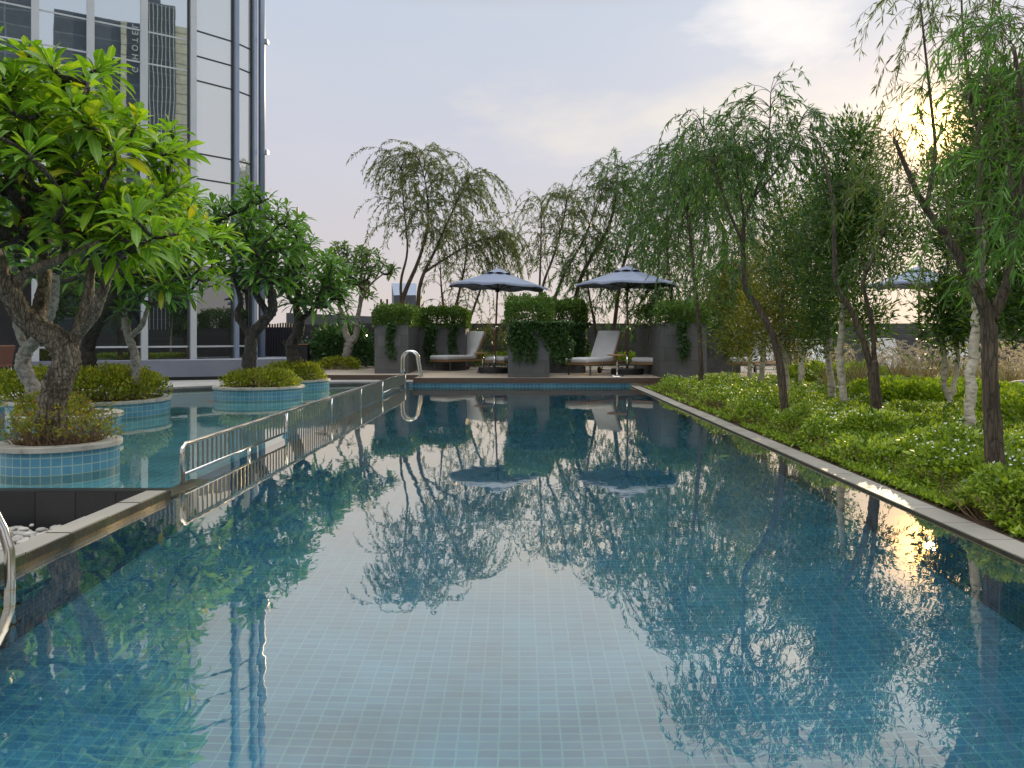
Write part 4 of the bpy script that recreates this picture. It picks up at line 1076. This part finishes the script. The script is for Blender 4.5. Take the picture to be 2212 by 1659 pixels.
# ------------------------------------------------------------------ willows
def willow(label, stems, nstr, ln, leaf, seed, leafm='willow', group='weeping willows behind the loungers', reach=.5, lo=.35, dens=26, barkm='bark_willow', wid=.13, extra=None, thin=.0035, up=.9, bias=None):
    g = np.random.default_rng(seed)
    loc = stems[0][0][0]; root = thing('weeping_willow', label, 'tree', tuple(loc), 0, group)
    b = MB(); samp = []
    for st in stems:
        P = [p - loc for p, r in st]; rr = [r for p, r in st]; pts, rd = [], []
        for i in range(len(P) - 1):
            p0, p1, p2, p3 = P[max(i - 1, 0)], P[i], P[i + 1], P[min(i + 2, len(P) - 1)]
            for k in range(5):
                t = k / 5
                pts.append(.5 * ((2 * p1) + (p2 - p0) * t + (2 * p0 - 5 * p1 + 4 * p2 - p3) * t * t + (3 * p1 - p0 - 3 * p2 + p3) * t ** 3)); rd.append(rr[i] * (1 - t) + rr[i + 1] * t)
        pts.append(P[-1]); rd.append(rr[-1])
        b.tube(pts, rd, 9, .05)
        n = len(pts)
        for i in range(int(n * lo), n): samp.append((np.array(pts[i]), np.array(pts[i] - pts[max(0, i - 1)]), i / n))
    b.build('trunk', barkm, root, True)
    tb = MB(); lb = MB()
    for k in range(nstr):
        p, sd, fr = samp[int(len(samp) * g.random() ** .8)]
        t = g.uniform(0, 6.283); d = unit(np.array((math.cos(t) * reach * 1.6, math.sin(t) * reach * 1.6, up * g.uniform(.35, 1.2))) + unit(sd) * .4)
        if bias is not None: d = unit(d + np.array(bias))
        length = g.uniform(*ln); ns = 13; s = length / ns; pts = [p]; q = p.copy()
        grav = g.uniform(.20, .36)
        for i in range(ns):
            d = unit(d + np.array((0, 0, -grav)) + g.normal(size=3) * .035); q = q + d * s; pts.append(q)
            if q[2] + loc.z < .3: break
        pts = np.array(pts)
        if len(pts) < 5: continue
        tb.tube(pts, np.linspace(thin * 1.9, thin * .5, len(pts)), 3, cap=False)
        m = int(length * dens); u = (.22 + .78 * g.random(m)) * (len(pts) - 1); i0 = np.minimum(u.astype(int), len(pts) - 2); f = (u - i0)[:, None]
        B = pts[i0] * (1 - f) + pts[i0 + 1] * f; T = unit(pts[i0 + 1] - pts[i0])
        D = unit(T * .8 + g.normal(size=(m, 3)) * .45 + (0, 0, -.35)); L = leaf * g.uniform(.6, 1.25, m)
        lb.leaf4(B, D, L, L * wid)
    tb.build('branches', barkm, root); lb.build('crown', leafm, root)
    return root

Y = 23.6
willow('weeping willow with bent stems above the left stone planter',
       [limb(Y, (868, 800, .08), (867, 700, .075), (872, 640, .07), (905, 560, .05), (925, 480, .035), (920, 400, .022), (905, 345, .012)),
        limb(Y, (870, 680, .05), (866, 610, .04), (880, 540, .03), (872, 440, .02), (868, 360, .01)),
        limb(Y, (905, 790, .07), (903, 660, .065), (912, 600, .055), (945, 530, .04), (985, 440, .025), (1010, 390, .012)),
        limb(Y, (915, 590, .04), (960, 560, .03), (1020, 525, .02), (1070, 515, .012))],
       420, (.8, 2.2), .14, 61, wid=.17, dens=36, reach=.20, lo=.55, up=.5)
willow('small many stemmed willow right of the left parasol pole',
       [limb(Y + .4, (962, 800, .06), (975, 710, .055), (990, 640, .04), (1005, 570, .025), (1010, 500, .012)),
        limb(Y + .4, (980, 790, .05), (1015, 690, .04), (1040, 620, .03), (1060, 570, .015)),
        limb(Y + .4, (1010, 790, .05), (1040, 740, .045), (1080, 715, .03), (1120, 690, .015)),
        limb(Y + .4, (968, 740, .04), (955, 640, .03), (950, 560, .014))],
       150, (.8, 1.8), .14, 62, wid=.16, dens=28, reach=.30)
willow('thin open willow between the two parasols',
       [limb(Y - .6, (1160, 790, .06), (1163, 690, .055), (1172, 620, .04), (1200, 540, .03), (1220, 460, .02), (1225, 430, .01)),
        limb(Y - .6, (1165, 650, .035), (1168, 540, .025), (1170, 440, .012)),
        limb(Y - .6, (1180, 700, .05), (1215, 600, .04), (1260, 520, .03), (1290, 440, .018), (1310, 400, .01))],
       200, (.8, 1.9), .15, 63, wid=.16, dens=28, reach=.26, lo=.45)
willow('full crowned willow rising behind the central parasol',
       [limb(Y - .4, (1235, 790, .08), (1240, 690, .075), (1255, 600, .06), (1310, 500, .045), (1330, 430, .03), (1335, 370, .014)),
        limb(Y - .4, (1320, 790, .07), (1330, 680, .06), (1345, 580, .05), (1375, 480, .035), (1400, 400, .02)),
        limb(Y - .4, (1300, 790, .05), (1285, 700, .045), (1270, 620, .03), (1265, 520, .02)),
        limb(Y - .4, (1390, 790, .06), (1405, 690, .05), (1420, 600, .04), (1430, 500, .02))],
       430, (.8, 2.2), .15, 64, 'willow_mid', wid=.16, dens=32, reach=.34)
Y = 17.2
willow('tall willow with thin dark trunk standing in front of the right stone planter',
       [limb(Y - 2.3, (1514, 842, .05), (1513, 760, .046), (1508, 690, .042), (1500, 600, .036), (1490, 500, .028), (1478, 400, .018), (1475, 330, .010)),
        limb(Y - 2.3, (1503, 630, .025), (1520, 520, .018), (1530, 420, .012), (1525, 350, .007))],
       260, (.8, 1.9), .12, 65, 'willow_mid', wid=.17, group=None, dens=27, reach=.40, lo=.45)
willow('bushy willow filling the gap above the right planter hedge',
       [limb(20.5, (1450, 760, .07), (1455, 680, .06), (1445, 600, .045), (1440, 500, .03), (1445, 400, .02)),
        limb(20.5, (1570, 760, .07), (1575, 680, .06), (1565, 560, .045), (1560, 430, .03), (1570, 330, .015))],
       420, (.9, 2.2), .15, 66, 'willow_mid', wid=.17, dens=30, reach=.42, lo=.3)
Y = 9.75
willow('arching willow with dark curved trunk leaning left over the flower bed',
       [limb(Y, (1697, 900, .052), (1693, 860, .05), (1683, 780, .046), (1665, 715, .043), (1635, 660, .04), (1612, 625, .036), (1606, 560, .028), (1608, 480, .024), (1640, 390, .016), (1660, 300, .010), (1665, 200, .006)),
        limb(Y, (1607, 530, .02), (1580, 470, .017), (1555, 400, .013), (1540, 330, .009), (1515, 270, .006)),
        limb(Y, (1608, 490, .017), (1600, 420, .014), (1590, 350, .010), (1585, 270, .006)),
        limb(Y, (1625, 430, .014), (1690, 350, .011), (1730, 260, .007))],
       270, (.5, 1.2), .10, 67, 'willow_mid', wid=.17, group='willows along the pool bed', dens=42, reach=.42, lo=.52, thin=.0022)
Y = 8.64
willow('willow with a sawn off dark stump and two thin leaning stems',
       [limb(Y, (1897, 925, .062), (1893, 880, .06), (1888, 820, .058), (1885, 778, .056)),
        limb(Y, (1886, 815, .035), (1866, 740, .034), (1838, 670, .031), (1808, 620, .027), (1802, 540, .022), (1800, 450, .018), (1785, 370, .012), (1766, 300, .008)),
        limb(Y, (1888, 800, .03), (1886, 720, .027), (1872, 650, .024), (1864, 610, .022), (1885, 560, .014), (1905, 500, .008))],
       46, (.4, .9), .09, 68, 'willow_mid', group='willows along the pool bed', dens=42, reach=.4, lo=.65, thin=.002)
b0 = kids([o for o in bpy.data.objects if o.get('label', '').startswith('willow with a sawn')][0])
Y = 5.43
willow('nearest willow with a thick straight trunk forking below the sun',
       [limb(Y, (2153, 1040, .065), (2150, 1000, .063), (2143, 900, .056), (2138, 800, .052), (2136, 720, .052), (2128, 670, .045), (2095, 600, .036), (2045, 510, .028), (2000, 450, .023), (1965, 380, .018), (1932, 300, .011)),
        limb(Y, (2000, 450, .018), (2012, 390, .015), (2020, 320, .012), (2012, 230, .010), (2000, 120, .008), (1985, -20, .005)),
        limb(Y, (2142, 690, .042), (2165, 640, .036), (2183, 580, .030), (2195, 470, .024), (2215, 330, .018), (2225, 180, .012), (2230, 0, .007)),
        limb(Y, (2120, 660, .026), (2118, 560, .022, .3), (2112, 440, .02, .4), (2118, 320, .016, .5), (2095, 200, .012, .5), (2080, 60, .008, .5), (2075, -60, .005, .5)),
        limb(Y, (2102, 330, .010, .4), (2125, 210, .008, .5), (2140, 60, .006, .5), (2150, -60, .004, .5))],
       165, (.35, 1.0), .075, 69, 'willow', group='willows along the pool bed', dens=58, reach=.40, lo=.58, thin=.0014, wid=.12)
willow('willow beyond the right edge whose bright strands hang into view',
       [limb(5.0, (2330, 1080, .06), (2320, 800, .055), (2290, 500, .04), (2260, 300, .03), (2240, 100, .02), (2235, -80, .01)),
        limb(5.0, (2300, 560, .03), (2250, 400, .022), (2215, 250, .015), (2190, 100, .01)),
        limb(5.0, (2310, 700, .03), (2250, 560, .02), (2200, 450, .014), (2180, 370, .008))],
       100, (.4, 1.05), .11, 70, 'willow_near', group='willows along the pool bed', dens=44, reach=.33, lo=.35, thin=.0016, wid=.12)

# ------------------------------------------------------------------ pale-trunked grove
def grove(label, trunks, clumps, seed, leafm='grove', leaf=.088, per=84, spread=.20):
    """trunks: polylines (Vector, r); clumps: (centre Vector, rx, rz, tips)"""
    g = np.random.default_rng(seed)
    loc = trunks[0][0][0]; root = thing('paperbark_tree', label, 'tree', tuple(loc), 0, 'pale trunked trees along the pool bed')
    b = MB(); nodes = []; rads = []
    for tr in trunks:
        P = [np.array(p - loc) for p, r in tr]; pts, rd = [], []
        for i in range(len(P) - 1):
            for k in range(5):
                t = k / 5; pts.append(P[i] * (1 - t) + P[i + 1] * t + g.normal(size=3) * .008); rd.append((tr[i][1] * (1 - t) + tr[i + 1][1] * t) * (1 + .07 * g.normal()))
        pts.append(P[-1]); rd.append(tr[-1][1])
        b.tube(pts, rd, 10, .06)
        nodes += pts[len(pts) // 2:]
    b.build('trunk', 'bark_white', root, True)
    nn = list(nodes); tb = MB(); lb = MB()
    tips = []
    for c, rx, rz, k in clumps:
        for _ in range(int(k * 1.4)):
            d = unit(g.normal(size=3)) * g.random() ** .40 * g.uniform(.75, 1.3)
            tips.append(np.array(c - loc) + d * (rx, rx, rz))
    c0 = nodes[0]; tips.sort(key=lambda t: np.linalg.norm(t - c0))
    for t in tips:
        A = np.array(nn); d = np.linalg.norm(A - t, axis=1) + .7 * np.maximum(0, A[:, 2] - t[2]); j = int(np.argmin(d)); a = A[j]; ln = np.linalg.norm(t - a)
        k = max(2, int(ln / .16)); path = [a]
        for q in range(1, k + 1):
            s = q / k; p = a * (1 - s) + t * s + np.array((0, 0, -.12 * ln * s * (1 - s))) + g.normal(size=3) * .015; path.append(p); nn.append(p)
        tb.tube(path, np.linspace(.004 + .006 * ln, .0025, len(path)), 4, cap=False)
        m = int(per * g.uniform(.6, 1.3)); ax = unit(path[-1] - path[-2])
        B = t + g.normal(size=(m, 3)) * (spread * .62, spread * .62, spread * .55)
        D = unit(unit(B - t) * .7 + ax * .4 + g.normal(size=(m, 3)) * .45 + (0, 0, .15)); L = leaf * g.uniform(.6, 1.2, m)
        lb.leaf4(B, D, L, L * .24)
    tb.build('branches', 'bark_willow', root); lb.build('crown', leafm, root)
    return root
def cl(x, y, Y, rxp, rzp, k):
    return (W(x, y, Y), rxp * Y / F, rzp * Y / F, k)
grove('farthest pale trunked tree beside the right stone planter', [limb(16.4, (1620, 835, .05), (1620, 760, .045), (1615, 680, .04), (1610, 600, .03), (1605, 520, .02))],
      [cl(1600, 600, 16.4, 70, 130, 42), cl(1585, 700, 16.2, 50, 60, 16)], 81, leaf=.10)
grove('pale yellowish trunk leaning beside the flower bed', [limb(14.4, (1638, 850, .055), (1648, 780, .05), (1655, 700, .04), (1650, 600, .03), (1640, 500, .02))],
      [cl(1640, 640, 14.4, 85, 70, 40), cl(1570, 620, 14.2, 45, 50, 18), cl(1600, 735, 14.0, 60, 50, 24)], 82, 'grove_y', leaf=.09)
grove('pale trunk with yellow green leaves behind the curved dark willow', [limb(11.95, (1702, 870, .042), (1697, 800, .04), (1690, 700, .035), (1685, 600, .03), (1680, 480, .02))],
      [cl(1700, 560, 11.95, 85, 110, 46), cl(1650, 700, 11.8, 70, 60, 22), cl(1720, 720, 11.9, 60, 60, 18)], 83, 'grove_y')
grove('short pale trunk standing behind the hedge of white flowers', [limb(13.5, (1729, 855, .055), (1732, 790, .05), (1730, 700, .04), (1740, 600, .03), (1745, 480, .02))],
      [cl(1745, 510, 13.5, 85, 110, 40), cl(1760, 660, 13.3, 70, 80, 30), cl(1790, 440, 13.5, 60, 70, 18)], 84)
grove('pale trunk leaning left, the rear one of the close pair', [limb(10.85, (1803, 880, .052), (1795, 830, .05), (1787, 760, .045), (1790, 690, .04), (1775, 600, .028), (1745, 500, .018))],
      [cl(1775, 520, 10.85, 80, 120, 44), cl(1770, 680, 10.7, 60, 70, 26), cl(1830, 420, 10.9, 60, 80, 24)], 85)
grove('pale knotty trunk with dark bushy crown, the front one of the close pair', [limb(9.56, (1826, 905, .050), (1822, 860, .048), (1814, 780, .042), (1818, 720, .038), (1825, 640, .03), (1838, 520, .022), (1845, 400, .014))],
      [cl(1850, 400, 9.56, 75, 120, 50), cl(1860, 520, 9.5, 95, 90, 44), cl(1800, 600, 9.4, 60, 70, 20), cl(1885, 690, 9.5, 36, 28, 9), cl(1840, 300, 9.56, 18, 40, 8)], 86)
grove('thick pale trunk beside the nearest dark willow trunk', [limb(7.43, (2097, 950, .052), (2096, 900, .05), (2098, 820, .047), (2105, 740, .044), (2112, 660, .04), (2125, 520, .03), (2145, 380, .02), (2160, 250, .012))],
      [cl(2160, 330, 7.43, 70, 130, 44), cl(2165, 520, 7.5, 75, 110, 40), cl(2190, 660, 7.4, 60, 60, 18), cl(2150, 190, 7.4, 40, 60, 12)], 87)
grove('slim forked pale trunk with leaves under the sun', [limb(9.29, (2051, 910, .042), (2052, 870, .04), (2040, 830, .033), (2038, 760, .03), (2036, 660, .024), (2050, 540, .018), (2060, 400, .012)),
                                                           limb(9.29, (2052, 865, .03), (2066, 810, .026), (2072, 720, .022), (2080, 600, .015))],
      [cl(2060, 390, 9.29, 55, 65, 22), cl(2070, 520, 9.3, 85, 70, 32), cl(2045, 665, 9.2, 42, 70, 26), cl(2075, 700, 9.3, 55, 60, 20)], 88, 'grove')
grove('pale trunked tree at the right edge with dense dark crown', [limb(7.9, (2262, 960, .06), (2255, 800, .05), (2245, 600, .04), (2230, 400, .025), (2215, 200, .012))],
      [cl(2215, 240, 7.9, 60, 110, 30), cl(2220, 430, 7.9, 70, 130, 40), cl(2215, 640, 7.9, 60, 90, 26)], 89)

# ------------------------------------------------------------------ flower bed, hedges, grass, boulders
_mg = np.random.default_rng(97)
_mc = np.c_[2.90 + 3.6 * _mg.random(230) ** 1.15, 2.4 + 15.3 * _mg.random(230)]
_mr = _mg.uniform(.20, .42, 230); _mh = _mg.uniform(.08, .19, 230)
def bed_h(x, y):
    x0 = 2.93 + .07 * np.sin(y * 2.3) + .05 * np.sin(y * 5.9 + 1)
    e = np.clip((x - x0) / .22, 0, 1); e = e * e * (3 - 2 * e)
    f = np.clip((17.6 - y) / .8, 0, 1)
    top = np.zeros(len(x))
    for (cx, cy), r, h in zip(_mc, _mr, _mh):
        q = 1 - ((x - cx) ** 2 + (y - cy) ** 2) / (r * r)
        top = np.maximum(top, h * np.sqrt(np.clip(q, 0, 1)))
    return (.02 + (.16 + top + .012 * np.sin(x * 23) * np.sin(y * 19)) * e) * (.3 + .7 * f)
def cover():
    g = np.random.default_rng(90)
    def field(n, y0, y1, leaf, xmax):
        yy = y0 + (y1 - y0) * g.random(n); xx = 2.90 + (xmax - 2.90) * g.random(n) ** 1.15
        h = bed_h(xx, yy); t = 1 - .62 * g.random(n) ** 1.8
        P = np.c_[xx - .10 * np.exp(-np.maximum(0, xx - 2.95) / .15) * t, yy, .02 + h * t]
        slope = np.c_[-.6 * np.exp(-((xx - 2.74) / .3)), np.zeros(n), np.ones(n)]
        gx = (bed_h(xx + .04, yy) - h) / .04; gy = (bed_h(xx, yy + .04) - h) / .04
        nrm = unit(np.c_[-gx, -gy, np.full(n, .9)])
        D = unit(nrm * .6 + g.normal(size=(n, 3)) * .62)
        L = leaf * g.uniform(.6, 1.3, n) * (.75 + .25 * t)
        return P, D, L
    b = MB()
    for n, y0, y1, leaf, xm in ((135000, 2.6, 6.5, .034, 5.0), (95000, 6.5, 11, .043, 6.0), (50000, 11, 17.6, .06, 7.4), (26000, -2.4, 2.6, .05, 5.4), (42000, .5, 8.2, .062, 9.5)):
        P, D, L = field(n, y0, y1, leaf, xm)
        side = g.normal(size=(n, 3)) * .6 + (0, 0, 0); sd = np.cross(D, (0, 0, 1.0)) + side * .6
        b.leaf4(P, D, L, L * .5, side=np.cross(D, sd))
    o = b.build('ground_cover', 'cover')
    tag(o, 'low glossy green ground cover with tiny white flowers along the right coping', 'ground cover', kind='stuff')
    b = MB()
    for k in range(1500):
        y = 2.7 + 14.5 * g.random() ** 1.4; x = 2.93 + .07 * math.sin(y * 2.3) + .05 * math.sin(y * 5.9 + 1) + g.uniform(.02, .25)
        q = np.array((x, y, .0)); e = q + (g.normal() * .06 - .04, g.normal() * .06, g.uniform(.10, .2)); b.tube([q, (q + e) / 2 + g.normal(size=3) * .012, e], [.004, .003, .002], 3, cap=False)
    b.build('stems', 'twig', o)
    b = MB(); n = 3600; yy = 2.8 + 14.5 * g.random(n) ** 1.1; xx = 2.95 + 3.0 * g.random(n) ** 1.2
    keep = np.sin(xx * 3.3 + yy * 1.7) + np.sin(yy * 2.9 - xx) + g.normal(size=n) * .8 > -.3; xx, yy = xx[keep], yy[keep]
    c = np.c_[xx, yy, .045 + bed_h(xx, yy)]; nrm = unit(g.normal(size=(len(xx), 3)) * .5 + (-.2, -.5, 1)); u = unit(np.cross(nrm, (.3, .2, .9))); w = np.cross(nrm, u)
    for k in range(5):
        a = k * 1.2566; b.leaf4(c, unit(u * math.cos(a) + w * math.sin(a) + nrm * .25), g.uniform(.008, .014, len(xx)), .009, side=nrm)
    b.build('white_blossoms', 'petal', o)
cover()
mound('clipped_hedge', 'lime green hedge right of the stump, in front of the pink grass', 'hedge', 5.75, 10.9, .02, 1.05, .9, .52, 17000, .06, .5, 'lime', 91, power=4.0, lump=.08, twigs=60)
mound('clipped_hedge', 'lime green hedge at the right edge beside the dark boulder', 'hedge', 6.4, 8.6, .02, 1.3, .9, .52, 15000, .06, .5, 'lime', 92, power=3.6, lump=.10, twigs=60)
mound('clipped_hedge', 'lime green hedge beyond the paired pale trunks', 'hedge', 6.0, 14.9, .02, .95, .7, .62, 8000, .075, .5, 'lime', 93, power=3.4, lump=.10, twigs=40)
mound('low_hedge', 'low bright hedge behind the central lounger along the slate wall', 'hedge', 2.6, 25.0, .195, 2.2, .5, .42, 7000, .09, .5, 'cover', 94, power=4.0, lump=.1)
mound('low_hedge', 'low bright hedge behind the left parasol along the slate wall', 'hedge', -.9, 25.0, .195, .9, .5, .45, 3500, .09, .5, 'cover', 95, power=4.0, lump=.1)

def fountain_grass():
    g = np.random.default_rng(96); b = MB(); pb = MB(); ctr = []
    for k in range(105):
        x, y = g.uniform(5.3, 11.5), g.uniform(11.9, 16.6)
        if y < 12.9 and x < 6.4: continue
        ctr.append((x, y))
    for x, y in ctr:
        for q in range(95):
            t = g.uniform(0, 6.283); sp = g.uniform(.1, .7); hgt = g.uniform(.4, .92)
            ts = np.linspace(0, 1, 6); wdt = .0065
            P = np.c_[x + math.cos(t) * sp * ts ** 1.6, y + math.sin(t) * sp * ts ** 1.6, .02 + hgt * (ts * 1.25 - .42 * ts ** 2.4)]
            s = np.array((-math.sin(t), math.cos(t), 0)) * wdt
            V = np.empty((12, 3)); taper = (1 - ts)[:, None] * .9 + .1
            V[0::2] = P + s * taper; V[1::2] = P - s * taper
            b.raw(V, [(2 * i, 2 * i + 1, 2 * i + 3, 2 * i + 2) for i in range(5)])
        for q in range(4):
            t = g.uniform(0, 6.283); sp = g.uniform(.3, .7); hgt = g.uniform(.8, 1.25); ts = np.linspace(0, 1, 12)
            P = np.c_[x + math.cos(t) * sp * ts ** 1.7, y + math.sin(t) * sp * ts ** 1.7, .02 + hgt * (ts * 1.35 - .5 * ts ** 3)]
            b.tube(P[:8], .0025, 3, cap=False)
            m = 60; u = .62 + .38 * g.random(m); i0 = np.minimum((u * 11).astype(int), 10); f = (u * 11 - i0)[:, None]
            B = P[i0] * (1 - f) + P[i0 + 1] * f; T = unit(P[i0 + 1] - P[i0])
            pb.leaf4(B, unit(T + g.normal(size=(m, 3)) * .45), .05, .010)
    o = b.build('fountain_grass', 'grass'); tag(o, 'tall pinkish fountain grass with arching plumes behind the lime hedges', 'grass', kind='stuff')
    pb.build('plumes', 'plume', o)
fountain_grass()

def boulder(label, loc, sc, seed):
    g = np.random.default_rng(seed); bm = bmesh.new(); bmesh.ops.create_icosphere(bm, subdivisions=4, radius=1)
    ph = g.uniform(0, 6, 6)
    for v in bm.verts:
        c = v.co; k = 1 + .10 * math.sin(2.1 * c.x + ph[0] + c.y * 1.7) + .07 * math.sin(3.7 * c.y + ph[1] + 2 * c.z) + .03 * math.sin(8 * c.x + 6 * c.z + ph[2])
        v.co = Vector((c.x * sc[0], c.y * sc[1], c.z * sc[2])) * k
    b = MB(); b.from_bm(bm); o = b.build('boulder', 'boulder', None, True); o.location = loc; tag(o, label, 'boulder')
boulder('rounded dark grey boulder by the lime hedge at the right edge', (7.25, 10.9, .18), (.62, .5, .36), 1)
boulder('flat dark boulder behind the sawn off willow stump', (5.85, 12.6, .22), (.52, .4, .30), 2)

# a few fallen leaves afloat on the water
for k, (x, y, lb) in enumerate(((441, 870, 'curled brown leaf afloat in the shallow pool'), (1545, 990, 'dark leaf afloat near the right coping'))):
    Yd = EYE * F / (y - HY); p = Vector(((x - VX) * Yd / F, Yd, .006))
    b = MB(); b.bigleaf(np.array([(0, 0, 0)]), np.array([(1.0, .2, .05)]), .16, .05, .0, .2); o = b.build('fallen_leaf', 'twig' if k == 0 else 'vine', None, True); o.location = p
    tag(o, lb, 'leaf')
